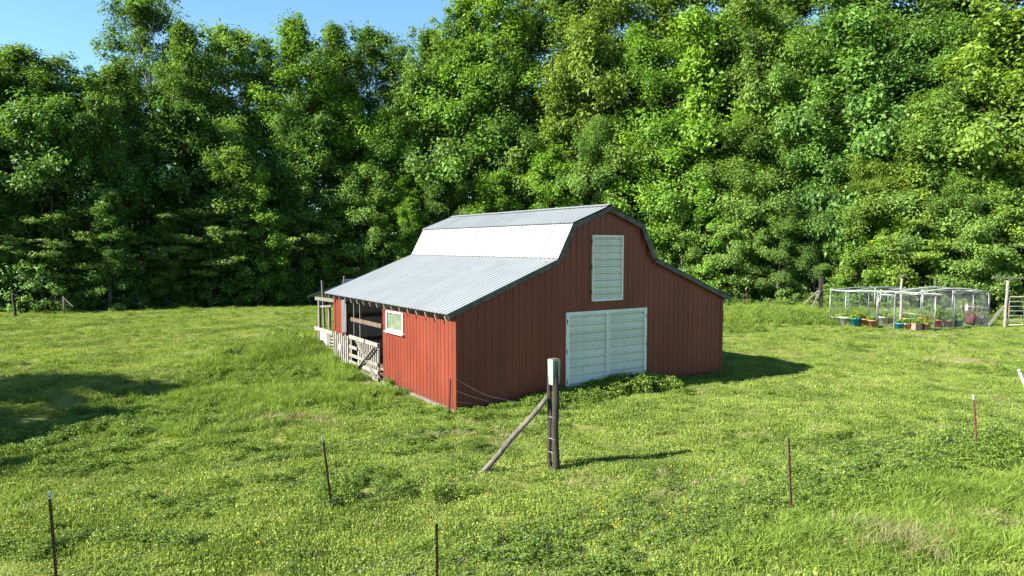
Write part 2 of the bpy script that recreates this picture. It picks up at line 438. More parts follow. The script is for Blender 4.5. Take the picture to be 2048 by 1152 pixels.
def ribbed(u0, u1, zlo, ztop, mp, pitch=.2286, rh=.02, holes=(), extra=(), th=.012, wb=.028, wt=.012, phase=0.0):
    """a ribbed steel sheet: outer face, inner face (material 1)"""
    ks = range(int(math.floor((u0 - phase) / pitch)) - 1, int(math.ceil((u1 - phase) / pitch)) + 2)
    pts = {}
    for k in ks:
        c = k * pitch + phase
        for du, o in ((-wb, 0), (-wt, rh), (wt, rh), (wb, 0)):
            if u0 - 1e-6 <= c + du <= u1 + 1e-6: pts[round(c + du, 5)] = o
    def off(u):
        m = (u - phase + pitch / 2) % pitch - pitch / 2
        return float(np.interp(abs(m), [wt, wb], [rh, 0]))
    for e in [u0, u1, *extra, *[h[0] for h in holes], *[h[1] for h in holes]]:
        if u0 <= e <= u1: pts[round(e, 5)] = off(e)
    us = sorted(pts); mb = MB()
    for a, b in zip(us[:-1], us[1:]):
        if b - a < 1e-4: continue
        m = (a + b) / 2; iv = [[(zlo, zlo), (ztop(a), ztop(b))]]
        for h in holes:
            if h[0] < m < h[1] and h[2] < ztop(m) and h[3] > zlo:
                l_, t_ = iv.pop()
                iv += [[l_, (h[2], h[2])], [(h[3], h[3]), t_]]
        for (l, t) in iv:
            if t[0] - l[0] < .01 and t[1] - l[1] < .01: continue
            for mi, dz in ((0, 0), (1, -th)):
                q = [mp(a, l[0], pts[a] + dz), mp(b, l[1], pts[b] + dz), mp(b, t[1], pts[b] + dz), mp(a, t[0], pts[a] + dz)]
                mb.add(q, [(0, 1, 2, 3)] if mi == 0 else [(3, 2, 1, 0)], mi)
    return mb
def sheets(parent, name, u0, u1, zlo, ztop, mp, mats, width=.9144, **kw):
    k = 0; u = u0
    while u < u1 - .02:
        e = min(u + width, u1)
        cover = sorted([h for h in kw.get('holes', ()) if h[0] <= u and h[1] >= e], key=lambda h: h[2])
        k2 = dict(kw)
        if cover:                          # an opening as wide as the sheet cuts it into pieces
            k2['holes'] = [h for h in kw['holes'] if h not in cover]
        z = zlo
        for h in cover:
            if h[2] - z > .06: ribbed(u + .0015, e - .0015, z, (lambda _, q=h[2]: q), mp, **k2).build(name, mats, parent)
            z = h[3]
        ribbed(u + .0015, e - .0015, z, ztop, mp, **k2).build(name, mats, parent)
        u = e
red2 = [M['red'], M['inner_metal']]

# openings measured on the front and the left wall
dl, dt = front(1133, 628); dr, _ = front(1291, 617); _, dtr = front(1291, 617)
DOOR = (dl, dr, .10, (dt + dtr) / 2)
ll, lt = front(1183, 470); lr, _ = front(1246, 470); _, lb_ = front(1215, 601)
LOFT = (ll, lr, lb_, lt)
wv1, wz0 = left(775, 660); wv0, wz1 = left(808, 628)
WIN = (wv0, wv1, left(790, 664)[1], left(790, 623)[1])
BAY0 = left(766, 700)[0]; BAY1 = left(686, 650)[0]

fw = MB()
for z in (.7, 1.5, 2.35):
    for a, b in ((.05, DOOR[0] - .12), (DOOR[1] + .12, BW - .05)):
        fw.box(((a + b) / 2, .06, z), (b - a, .04, .09))
for z in (3.2, 4.0):
    fw.box((BW / 2, .06, z), (2 * (BW / 2 - max(.3, (z - 2.83) / .39)), .04, .09)) if z > 3.9 else fw.box((BW / 2, .06, z), (BW - 2.6, .04, .09))
fw = fw.build('front_wall', M['brown_wood'], barn)
fmap = lambda u, z, o: (u, -o, z)
sheets(fw, 'siding_panel', 0, BW, .02, top, fmap, red2, holes=[DOOR, LOFT], extra=[p[0] for p in ROOF])
lw = MB()
for z in (.7, 1.5, 2.3): 
    if not (WIN[2] - .1 < z < WIN[3] + .1): lw.box((.07, BAY0 / 2, z), (.04, BAY0 - .2, .09))
lw = lw.build('left_wall', M['brown_wood'], barn) if lw.v else None
lmap = lambda v, z, o: (-o, v, z)
eav = lambda v: 2.835 - .03
sheets(lw, 'siding_panel', 0, BAY0, .04, eav, lmap, red2, holes=[WIN])
strip = ribbed(BAY1, BL, .04, eav, lmap).build('siding_panel', red2, lw)
rw = MB()
for z in (.7, 1.5, 2.3): rw.box((BW - .07, BL / 2, z), (.04, BL - .3, .09))
rw = rw.build('right_wall', M['brown_wood'], barn)
sheets(rw, 'siding_panel', 0, BL, .04, eav, lambda v, z, o: (BW + o, v, z), red2)
kw = MB()
for z in (.8, 1.75, 2.6): kw.box((BW / 2, BL - .05, z), (BW - .2, .05, .14))
kw = kw.build('back_wall', M['brown_wood'], barn)
sheets(kw, 'siding_panel', 0, BW, .02, top, lambda u, z, o: (u, BL + o, z), red2, extra=[p[0] for p in ROOF])
# corner trims and foundation
for (x, y) in ((0, 0), (BW, 0), (0, BL), (BW, BL)):
    sx = -1 if x == 0 else 1; sy = -1 if y == 0 else 1
    t = MB().box((x + sx * .027, y - sy * .03, 1.40), (.006, .11, 2.72)).box((x - sx * .03, y + sy * .027, 1.40), (.11, .006, 2.72))
    t.build('corner_trim', M['red'], barn)
fd = MB()
def slab(mb, a, b):
    mb.box(((a[0] + b[0]) / 2, (a[1] + b[1]) / 2, -.07), (abs(b[0] - a[0]), abs(b[1] - a[1]), .22))
slab(fd, (-.10, -.03), (.07, BAY0)); slab(fd, (.0705, -.05), (BW + .05, .12)); slab(fd, (BW - .1, .1205), (BW + .05, BL)); slab(fd, (.0, BL + .001), (BW, BL + .06))
fd.build('foundation', M['concrete'], barn)
fl = MB().add([(.08, .13, .0), (BW - .11, .13, .0), (BW - .11, BL, .0), (.08, BL, .0)], [(0, 1, 2, 3)]).build('floor', M['dirt'], barn)

# roof: six slopes of sheets
def slope(name, A, B, sgn, m, **kw_):
    a = Vector((A[0], 0, A[1])); b = Vector((B[0], 0, B[1])); L = (b - a).length; d = (b - a) / L
    n = Vector((-d.z, 0, d.x)); n = n if n.z > 0 else -n
    par = MB()
    for t in (.12, L * .5, L - .12):       # purlins under the sheets
        c = a + d * t - n * .075
        rot = Matrix((d, Vector((0, 1, 0)), n)).transposed()
        par.box((c.x, BL / 2, c.z), (.09, BL + .1, .035), rot)
    par = par.build(name, M['old_wood'], barn)
    ln = L + kw_.pop('over', .0)
    sheets(par, 'roof_panel', -.14, BL + .14, 0, lambda v: ln, lambda v, t, o: tuple(a + d * (L - t) + n * (o + .0) + Vector((0, v, 0))), [m, M['inner_metal']], **kw_)
P_ = ROOF
slope('left_lean_to_roof', P_[0], P_[1], 1, M['galv'], rh=.022)
slope('left_steep_roof', (P_[1][0] - .0, P_[1][1] + .02), (P_[2][0], P_[2][1] - .004), 1, M['galv_bright'], rh=.018, pitch=.9144, wb=.022, phase=-.14)
slope('left_upper_roof', (P_[2][0] - .05, P_[2][1] + .012), (P_[3][0], P_[3][1] + .03), 1, M['galv'], rh=.022)
slope('right_upper_roof', (P_[4][0] + .05, P_[4][1] + .012), (P_[3][0], P_[3][1] + .03), 1, M['galv'], rh=.022)
slope('right_steep_roof', (P_[5][0], P_[5][1] + .02), (P_[4][0], P_[4][1] - .004), 1, M['galv_bright'], rh=.018, pitch=.9144, wb=.022, phase=-.14)
slope('right_lean_to_roof', P_[6], P_[5], 1, M['galv'], rh=.022)
rc = MB()
z0 = P_[3][1] + .065
rc.add([(BW / 2 - .16, -.17, z0 - .055), (BW / 2, -.17, z0), (BW / 2 + .16, -.17, z0 - .055), (BW / 2 - .16, BL + .17, z0 - .055), (BW / 2, BL + .17, z0), (BW / 2 + .16, BL + .17, z0 - .055)], [(0, 1, 4, 3), (1, 2, 5, 4)])
rc.build('ridge_cap', M['galv'], barn)
for A, B in zip(P_[:-1], P_[1:]):
    for y in (-.125, BL + .125):
        a = Vector((A[0], y, A[1])); b = Vector((B[0], y, B[1])); d = (b - a).normalized(); n = Vector((-d.z, 0, d.x)); n = n if n.z > 0 else -n
        MB().beam(a - n * .085 + d * .02, b - n * .085 - d * .02, .035, .14, up=n).build('rake_board', M['dark_trim'], barn)
# rafters with pale sawn ends showing under both eaves
nr = 17
for side in (0, 1):
    A, B = (P_[0], P_[1]) if side == 0 else (P_[6], P_[5])
    a = Vector((A[0], 0, A[1])); b = Vector((B[0], 0, B[1])); d = (b - a).normalized(); n = Vector((-d.z, 0, d.x)); n = n if n.z > 0 else -n
    me = None
    for k in range(nr):
        if me is None:
            me = MB().beam(a + d * .03 - n * .165, b - n * .165, .045, .14, up=n).mesh('rafter', [M['pale_wood']])
        link('rafter', me, barn, (0, .12 + k * (BL - .24) / (nr - 1), 0))
# header over the open bay
MB().box((.05, (BAY0 + BL) / 2, 2.56), (.09, BL - BAY0, .16)).build('header_beam', M['brown_wood'], barn)

# sliding sheet doors
def sheet_door(name, u0, u1, z0, z1, n, hinge_side, label=None):
    d = MB(); fwid = .055; yc = -.012
    for (a, b, c, e) in ((u0, u1, z1 - fwid, z1), (u0, u1, z0, z0 + fwid), (u0, u0 + fwid, z0 + fwid, z1 - fwid), (u1 - fwid, u1, z0 + fwid, z1 - fwid)):
        d.box(((a + b) / 2, yc - .014, (c + e) / 2), (b - a, .05, e - c))
    o = d.build(name, M['green_white'], barn)
    if label: o['label'] = label
    a, b = u0 + fwid, u1 - fwid; h = (z1 - z0 - 2 * fwid) / n
    p = MB(); w = b - a
    prof = [(0, -.006), (h * .3, -.006), (h * .3 + .008, -.012), (h * .3 + .016, -.006), (h * .58, -.006), (h * .58 + .008, -.012), (h * .58 + .016, -.006), (h - .072, -.006), (h - .071, .028), (h - .046, .028), (h - .045, -.045), (h - .014, -.045), (h - .002, -.006)]
    vs = [(x, y, z) for z, y in prof for x in (0, w)]
    p.add(vs, [(2 * i, 2 * i + 1, 2 * i + 3, 2 * i + 2) for i in range(len(prof) - 1)])
    p.add([(0, .034, 0), (w, .034, 0), (w, .034, h), (0, .034, h)], [(3, 2, 1, 0)])
    me = p.mesh('door_panel', [M['green_white']])
    for k in range(n): link('door_panel', me, o, (a, 0, z0 + fwid + k * h))
    hx = u0 - .015 if hinge_side < 0 else u1 + .015
    hm = MB().box((0, -.035, 0), (.035, .03, .13)).mesh('hinge', [M['dark_trim']])
    for t in (.1, .48, .86): link('hinge', hm, o, (hx, 0, z0 + (z1 - z0) * (1 - t)))
    return o
mid = (DOOR[0] + DOOR[1]) / 2
sheet_door('barn_door', DOOR[0] + .02, mid - .006, DOOR[2], DOOR[3], 9, -1, 'white sheet barn door leaf hinged on the side towards the sunlit red wall')
sheet_door('barn_door', mid + .006, DOOR[1] - .02, DOOR[2], DOOR[3], 9, 1, 'white sheet barn door leaf hinged on the side towards the garden pen')
sheet_door('loft_door', LOFT[0] + .012, LOFT[1] - .012, LOFT[2], LOFT[3], 9, -1, 'tall narrow white loft door above the double doors')
df = MB()
for (a, b, c, e) in ((DOOR[0] - .03, DOOR[1] + .03, DOOR[3] + .002, DOOR[3] + .04), (DOOR[0] - .03, DOOR[0] + .017, DOOR[2] - .08, DOOR[3]), (DOOR[1] - .017, DOOR[1] + .03, DOOR[2] - .08, DOOR[3])):
    df.box(((a + b) / 2, -.018, (c + e) / 2), (b - a, .05, e - c))
df.build('door_frame', M['green_white'], barn)

# window in the sunlit wall
w = MB(); a, b, c, e = WIN; fwd = .055
for (p, q, r, s) in ((a, b, e - fwd, e), (a, b, c, c + fwd * 1.2), (a, a + fwd, c + fwd * 1.2, e - fwd), (b - fwd, b, c + fwd * 1.2, e - fwd)):
    w.box((-.02, (p + q) / 2, (r + s) / 2), (.07, q - p, s - r))
wo_ = w.build('window', M['white'], barn)
MB().box((.0, (a + b) / 2, (c + e) / 2), (.008, b - a - .1, e - c - .1)).build('pane', M['glass'], wo_)
MB().box((-.055, (a + b) / 2, c - .025), (.10, b - a + .10, .045)).build('sill', M['white'], wo_)

# inside the open bay: posts, rails, loose bent sheet
for (x, y, r_, m) in ((.12, BAY1 - .02, .06, 'brown_wood'), (1.9, 7.0, .07, 'brown_wood'), (3.3, 6.2, .08, 'brown_wood'), (3.3, 9.0, .08, 'brown_wood'), (.13, BAY0 + .07, .06, 'brown_wood'), (3.3, 3.2, .08, 'brown_wood'), (7.3, 3.2, .08, 'brown_wood'), (7.3, 6.4, .08, 'brown_wood')):
    zt = top(x) - .2
    MB().box((x, y, zt / 2), (r_ * 2, r_ * 2, zt)).build('post', M[m], barn)
def bay_pt(px, py, dx=0.0):
    v, z = left(px, py); return Vector((dx, v, z))
for px in (707, 719):
    v = left(px, 640)[0]
    MB().box((.03, v, 1.9), (.045, .05, 1.45)).build('upright', M['old_wood'], barn)
MB().beam(bay_pt(705, 638, -.05), bay_pt(766, 652, -.05), .045, .14).build('rail', M['brown_wood'], barn)
for z in (.5, .95, 1.35): MB().box((3.22, 7.6, z), (.05, 4.4, .16)).build('partition_rail', M['brown_wood'], barn)
bs = MB(); pts = []
v0 = BAY1 - .02
for i in range(7):
    t = i / 6; pts.append((-.03 - .10 * math.sin(math.pi * t), v0 - .02 - .42 * t))
for i in range(6):
    (x0, y0), (x1, y1) = pts[i], pts[i + 1]
    zb = 1.25
    bs.add([(x0, y0, zb), (x1, y1, zb + .05), (x1, y1, 2.5), (x0, y0, 2.5)], [(0, 1, 2, 3)])
    bs.add([(x0 + .008, y0, zb), (x1 + .008, y1, zb + .05), (x1 + .008, y1, 2.5), (x0 + .008, y0, 2.5)], [(3, 2, 1, 0)])
bs.build('bent_sheet', mat('dull_tin', (.07, .072, .07), (.14, .143, .14), scale=4, rough=.6, metal=.2, stretch=(1, 4, .5)), barn)
# hay rack hung on the far side wall
hr = MB()
for x in (.06, .50):
    for y in (.4, 1.2): hr.box((BW + .02 + x, y, 1.95), (.03, .03, .42))
for z in (1.76, 2.14):
    for x in (.06, .50): hr.box((BW + .02 + x, .8, z), (.03, .86, .03))
    for y in (.37, 1.23): hr.box((BW + .30, y, z), (.47, .028, .03))
hr.build('wall_rack', M['dark_trim'], barn)

# ------------------------------------------------------------------ gate, corrugated hurdle, corral at the back corner
gv0 = BAY0 + .04; gv1 = left(708, 700)[0]
gate = thing('wooden_gate', 'bleached wooden gate with X brace and pickets closing the open barn bay', 'gate', bpt(-.14, (gv0 + gv1) / 2), BYAW)
GW = gv1 - gv0; gy = lambda t: (t - .5) * GW            # t=0 by the red wall, 1 at the free end
split = .70
for z, h in ((1.22, .13), (.86, .11), (.56, .11), (.30, .13), (.07, .12)):
    full = z not in (.86,) 
    MB().box((-.035, gy(.5), z), (.03, GW, h)).build('rail', M['pale_wood'], gate) if full else MB().box((-.035, gy((1 + split) / 2), z), (.03, GW * (1 - split), h)).build('rail', M['pale_wood'], gate)
pm = MB().box((0, 0, .64), (.025, .075, 1.12)).mesh('picket', [M['pale_wood']])
for k in range(11): link('picket', pm, gate, (0, gy(.02 + k * (split - .02) / 10.5), 0))
for t in (.985, split + .02, .015): MB().box((.032, gy(t), .66), (.035, .09, 1.22)).build('stile', M['pale_wood'], gate)
MB().beam((-.075, gy(.03), .10), (-.075, gy(split), 1.22), .035, .11, up=(1, 0, 0)).build('brace', M['pale_wood'], gate)
MB().beam((-.105, gy(.03), 1.14), (-.105, gy(split + .02), .06), .022, .11, up=(1, 0, 0)).build('brace', M['pale_wood'], gate)
MB().box((-.058, gy(.42), 1.22), (.012, .14, .12)).build('latch_plate', M['rust_red'], gate)

hv0, hv1 = left(706, 710)[0], left(675, 700)[0]
hur = thing('slatted_hurdle', 'hurdle of upright grey boards with a white diamond nailed on, beside the gate', 'fence panel', bpt(-.16, (hv0 + hv1) / 2), BYAW)
HW = hv1 - hv0
for i in range(8):
    hgt = 1.36 + .05 * math.sin(i * 2.3)
    MB().box((.0, ((i + .5) / 8 - .5) * HW, hgt / 2 - .15), (.025, .11, hgt), Matrix.Rotation(.012 * math.sin(i * 3.1), 3, 'X')).build('board', M['pale_wood'], hur)
for z in (.3, 1.0): MB().box((.035, 0, z), (.04, HW, .09)).build('rail', M['brown_wood'], hur)
MB().add([(-.05, 0, .50), (-.05, .13, .72), (-.05, 0, .95), (-.05, -.13, .72), (-.042, 0, .50), (-.042, .13, .72), (-.042, 0, .95), (-.042, -.13, .72)], [(0, 1, 2, 3), (7, 6, 5, 4), (0, 4, 5, 1), (1, 5, 6, 2), (2, 6, 7, 3), (3, 7, 4, 0)]).build('diamond_plate', M['white'], hur)
for t in (-.48, .48): MB().box((.09, t * HW, .5), (.09, .09, 1.3)).build('post', M['old_wood'], hur)

co = thing('corral_fence', 'timber corral extension with white boards behind the barn corner', 'fence', bpt(0, BL + .1), BYAW)
cl = left(640, 640)[0] - BL - .1; cl2 = left(633, 640)[0] - BL - .1
for y, x in ((cl, .0), (cl2, .12)): MB().box((x, y, 1.12), (.10, .10, 2.36)).build('post', M['old_wood'], co)
MB().beam((.0, -.02, 2.38), (.0, cl2 + .1, 2.32), .05, .14).build('header_beam', M['old_wood'], co)
MB().beam((.0, .3, 2.15), (.0, cl - .06, 2.02), .04, .07).build('header_beam', M['old_wood'], co)
MB().box((-.075, cl2 / 2, 1.10), (.04, cl2 + .05, .14)).build('rail', M['pale_wood'], co)
MB().box((-.075, cl2 - .1, .45), (.04, .4, .14)).build('rail', M['pale_wood'], co)
MB().box((-.02, cl * .72, .64), (.02, cl * .46, .76)).build('white_board', M['white'], co)
bm_ = MB().box((0, 0, .6), (.025, .06, .85)).mesh('picket', [M['pale_wood']])
for t in (.46, .40, .34, .28): link('picket', bm_, co, (-.02, cl * t, 0))
sm = MB().box((0, 0, 0), (.025, cl * .22, .06)).mesh('slat', [M['pale_wood']])
for k in range(6): link('slat', sm, co, (-.02, cl * .13, .35 + k * .13))

# low shed behind the barn with a sagging sheet roof
shp = at_y(664, 578, 33.5); sh = thing('sagging_shed', 'low open shed with a sagging tin roof behind the barn', 'shed', G(shp.x + 2.2, 33.8), BYAW)
sa, sb = at_y(617, 591, 33.0), at_y(700, 563, 33.8)
inv = Matrix.Rotation(-BYAW, 3, 'Z')
def loc(p): return inv @ (Vector(p) - Vector(sh.location))
a, b = loc(sa), loc(sb)
off = inv @ Vector((1.3, 2.1, -.34))
for k in range(4):
    p, q = a.lerp(b, k / 4), a.lerp(b, (k + 1) / 4)
    s_ = Vector((0, 0, .012 * (k % 2)))
    MB().add([p + s_, q + s_, q + off + s_, p + off + s_, p + s_ - Vector((0, 0, .02)), q + s_ - Vector((0, 0, .02)), q + off + s_ - Vector((0, 0, .02)), p + off + s_ - Vector((0, 0, .02))], [(0, 1, 2, 3), (7, 6, 5, 4), (0, 4, 5, 1), (2, 6, 7, 3), (1, 5, 6, 2), (0, 3, 7, 4)]).build('roof_sheet', M['galv'], sh)
MB().beam(a + Vector((0, .1, -.08)), b + Vector((0, .1, -.08)), .05, .10).build('eave_beam', M['old_wood'], sh)
gz = lambda p: -.1
for t, o in ((.45, .05), (.95, .05), (.45, .9), (.95, .9)):
    p = a.lerp(b, t) + off * o + Vector((0, 0, -.05)); MB().box((p.x, p.y, p.z / 2 - .05), (.11, .11, p.z + .1)).build('post', M['old_wood'], sh)
c = loc(at_y(684, 556, 33.9)); MB().beam(c - Vector((0, 0, .7)), c + Vector((.12, 0, .1)), .06, .06).build('prop', M['old_wood'], sh)
c = loc(at_y(644, 561, 33.2)); MB().beam(c - Vector((-.1, 0, 2.4)), c, .08, .08).build('prop', M['old_wood'], sh)
c0, c1 = loc(at_y(688, 558, 34.2)), loc(at_y(745, 558, 35.5))
MB().add([c0, c1, c1 + Vector((.2, .8, -.75)), c0 + Vector((-.25, -.5, -.75)), c0 - Vector((0, 0, .03)), c1 - Vector((0, 0, .03)), c1 + Vector((.2, .8, -.78)), c0 + Vector((-.25, -.5, -.78))], [(0, 1, 2, 3), (7, 6, 5, 4), (0, 4, 5, 1), (1, 5, 6, 2), (2, 6, 7, 3), (3, 7, 4, 0)]).build('ridge_sheet', M['galv'], sh)

# ------------------------------------------------------------------ big gate post with brace and tin cap
pb = ground(1106, 938)
gp = thing('corner_post', 'twin dark timber post with pale green tin cap and slanting brace before the barn', 'post', pb)
def rough_log(p0, p1, r0, r1, seed, n=9, seg=9, amp=.10):
    p0 = Vector(p0); p1 = Vector(p1); mb = MB(); d = (p1 - p0).normalized()
    ref = d.cross(Vector((.3, .9, .1))).normalized(); b_ = d.cross(ref); vs = []; fs = []
    for i in range(seg + 1):
        t = i / seg
        for k in range(n):
            a_ = 2 * math.pi * k / n
            rr = (r0 + (r1 - r0) * t) * (1 + amp * (float(vnoise(k * 1.7 + seed, i * .8 + seed * 3, seed)) - .5) * 2)
            w_ = ref * (.012 * math.sin(i * 1.3 + seed))
            vs.append(p0.lerp(p1, t) + w_ + (ref * math.cos(a_) + b_ * math.sin(a_)) * rr)
    for i in range(seg):
        for k in range(n):
            k2 = (k + 1) % n; fs.append((i * n + k, i * n + k2, (i + 1) * n + k2, (i + 1) * n + k))
    fs.append(tuple(range(n - 1, -1, -1))); fs.append(tuple(seg * n + k for k in range(n)))
    return mb.add(vs, fs)
PZ = at_y(1100, 719, pb.y).z - pb.z
rough_log((.05, -.02, -.25), (.035, -.02, PZ - .02), .074, .068, 3).build('post', M['post_wood'], gp, True)
rough_log((-.06, .06, -.25), (-.07, .05, PZ - .1), .048, .045, 5).build('post', M['post_wood'], gp, True)
bf = ground(962, 948) - pb; bt = at_y(1093, 797, pb.y) - pb
rough_log(bf - Vector((.08, 0, .10)), bt + Vector((.02, 0, .02)), .058, .052, 8, amp=.06).build('brace', M['brace_wood'], gp, True)
cp = MB(); hw = .092; zs = [PZ - .50, PZ - .335, PZ - .17, PZ]; ax = .012
rot = Matrix.Rotation(.58, 3, 'Z')
for i in range(3):
    ins = .004 * (i % 2)
    ta, tb = hw - .010 + .004 * i, hw - .006 + .004 * i
    vs = [rot @ Vector((sx * (ta if lvl == 0 else tb), sy * (ta if lvl == 0 else tb) * .9, 0)) + Vector((ax, .01, zs[i] + (.004 if lvl == 0 else 0) if lvl == 0 else zs[i + 1])) for lvl in (0, 1) for sx, sy in ((-1, -1), (1, -1), (1, 1), (-1, 1))]
    cpp = MB().add(vs, [(0, 1, 5, 4), (1, 2, 6, 5), (2, 3, 7, 6), (3, 0, 4, 7), (4, 5, 6, 7), (3, 2, 1, 0)])
    cpp.build('tin_sleeve', M['cap'], gp)
MB().box((ax, .01, PZ + .008), (hw * 1.75, hw * 1.6, .014), rot).build('post_top', M['old_wood'], gp)
wr = MB()
for z in (.35, .62, 1.05):
    wr.tube([(.01 + .115 * math.cos(t), .02 + .11 * math.sin(t), z + .02 * math.sin(2 * t)) for t in np.linspace(0, 6.28, 14)], .004, 4)
wr.build('wrapped_wire', M['wire'], gp)

# ------------------------------------------------------------------ steel T-posts and wires
def t_post(pos, h, lean, label, tipc=True, m='rust', group='steel T-posts'):
    o = thing('t_post', label, 'fence post', pos, .6, group)
    lv = Vector((lean[0], lean[1], 0)); rz = Matrix.Rotation(-.6, 3, 'Z'); lv = rz @ lv
    b0 = Vector((0, 0, -.25)); p1 = lv * 1.0 + Vector((0, 0, h))
    k = 1 - .1 / h if tipc else 1
    tp = p1 * k
    MB().beam(b0, tp, .036, .006, up=(0, 1, 0)).beam(b0 + Vector((0, .016, 0)), tp + Vector((0, .016, 0)), .006, .03, up=(0, 1, 0)).build('shaft', M[m], o)
    st = MB()
    for i in range(int(h / .055)):
        q = (p1 * (i * .055 / h)); st.box((q.x, q.y - .008, q.z), (.02, .012, .014))
    st.build('studs', M[m], o)
    if tipc:
        MB().beam(tp + (p1 - tp) * .02, p1, .037, .0065, up=(0, 1, 0)).beam(tp + Vector((0, .016, 0)) + (p1 - tp) * .02, p1 + Vector((0, .016, 0)), .0065, .03, up=(0, 1, 0)).build('tip', M['tip'], o)
    return o
def px_post(px, py, top_px, top_py, label, **kw_):
    b_ = ground(px, py); t_ = at_y(top_px, top_py, b_.y)
    t_post(b_, t_.z - b_.z, (t_.x - b_.x, 0), label, **kw_); return b_, t_
TA = []
TA.append(px_post(1585, 1022, 1578, 876, 'dark rusty T-post in the wire fence, between the yellow-flowered lawn and tall weeds', tipc=False))
TA.append(px_post(1957, 906, 1948, 790, 'red-brown T-post with silver tip in tall weeds near the white pipe', m='rust_red'))
TB = [px_post(667, 1020, 645, 872, 'leaning rusty T-post with silver tip beside a dark clump of weeds')]
b_ = flat(117, 1182); t_ = at_y(98, 983, b_.y); t_post(b_, t_.z - b_.z, (t_.x - b_.x, 0), 'dark T-post with silver tip in smooth grass below the shaded bank'); TB.insert(0, (b_, t_))
b_ = flat(876, 1266); t_ = at_y(873, 1048, b_.y); t_post(b_, t_.z - b_.z, (t_.x - b_.x, 0), 'black T-post in short grass, next in line after the twin timber post', tipc=False); TA.insert(0, (b_, t_))
px_post(1493, 617, 1493, 575, 'tall thin T-post in the bright weeds behind the barn', tipc=True, m='rust_red')
px_post(1537, 630, 1537, 602, 'short red T-post half buried in bright yellow-green weeds', tipc=False, m='rust_red')
bcp = bpt(-.35, -.25); t_post(G(bcp.x, bcp.y), 1.0, (.03, 0), 'thin T-post against the sunlit red barn corner', tipc=False)
# loose wires at the barn corner
def wire_thing(name, label, strands, r=.0035, cat='wire', m='wire'):
    mb = MB()
    for s in strands: mb.tube(s, r, 4)
    o = mb.build(name, M[m]); return tag(o, label, cat)
cw = []
for (p, q, sag, wob) in (((906, 756), (1035, 806), .05, 1), ((912, 783), (1008, 818), -.02, 2), ((910, 803), (964, 819), -.03, 3)):
    a = Vector(bpt(-.05, -.30, 0)); a = at_y(p[0], p[1], a.y); e = at_y(q[0], q[1], bpt(1.5, -.45).y); pts = []
    for i in range(15):
        t = i / 14; c = a.lerp(e, t); c.z += -sag * math.sin(math.pi * t) * 2 + .012 * math.sin(9 * t + wob); c.y += .04 * math.sin(7 * t + wob); pts.append(c)
    cw.append(pts)
wire_thing('loose_wire', 'slack rusty wires drooping from the barn corner to the grass', cw, .0042)
def fence_wires(posts, heights, stay, label, ext0=None, ext1=None, r=.0013):
    mb = MB()
    P = [(p[0], p[1]) for p in posts]
    if ext0 is not None: P.insert(0, ext0)
    if ext1 is not None: P.append(ext1)
    for (b0, t0), (b1, t1) in zip(P[:-1], P[1:]):
        L = (b1 - b0).length; n = max(6, int(L / .45))
        for h in heights:
            pts = []
            for i in range(n + 1):
                t = i / n; b_ = b0.lerp(b1, t); tt = t0.lerp(t1, t); g = float(terr(b_.x, b_.y))
                H_ = tt.z - b_.z
                p = Vector((b_.x + (tt.x - b_.x) * h, b_.y, b_.z * (1 - .5 * math.sin(math.pi * t)) + g * .5 * math.sin(math.pi * t) + H_ * h - .03 * math.sin(math.pi * t) * h))
                pts.append(p)
            mb.tube(pts, r, 3, cap=False)
        k = int(L / stay)
        for i in range(1, k):
            t = i / k; b_ = b0.lerp(b1, t); tt = t0.lerp(t1, t)
            mb.tube([b_ + Vector((0, 0, .02)), b_.lerp(tt, heights[-1]) - Vector((0, 0, .03 * math.sin(math.pi * t)))], r * .8, 3, cap=False)
    return tag(mb.build('fence_wire', M['wire']), label, 'wire fence')
hs = (.08, .2, .33, .47, .62, .78)
nx = Vector((15.4, 18.2, 0)); nx.z = float(terr(nx.x, nx.y))
pv = Vector((-6.6, 4.4, 0)); pv.z = float(terr(pv.x, pv.y))
fence_wires(TA, hs, .3, 'thin woven wire strung between the T-posts across the foreground grass', (pv, pv + Vector((0, 0, 1.25))), (nx, nx + Vector((0, 0, 1.25))))
fence_wires(TB, (.15, .5, .85), 99, 'faint wires running from the leaning T-posts to the twin timber post', None, (pb, pb + Vector((0, 0, 1.3))), r=.0016)

# leaning white pipe at the edge of the yard
a = at_y(2037, 739, 18.0); g2 = G(a.x + .62, 18.05, -.1)
pp = thing('white_pipe', 'white plastic pipe leaning out of the grass past the red-brown T-post', 'pipe', Vector((g2.x, g2.y, g2.z)))
MB().tube([(0, 0, 0), Vector(a) - g2 - (Vector(a) - g2).normalized() * .06], .03, 10).build('shaft', M['pvc'], pp, True)
d_ = (Vector(a) - g2).normalized(); MB().tube([Vector(a) - g2 - d_ * .06, Vector(a) - g2], .036, 10).build('end_cap', M['pvc'], pp, True)

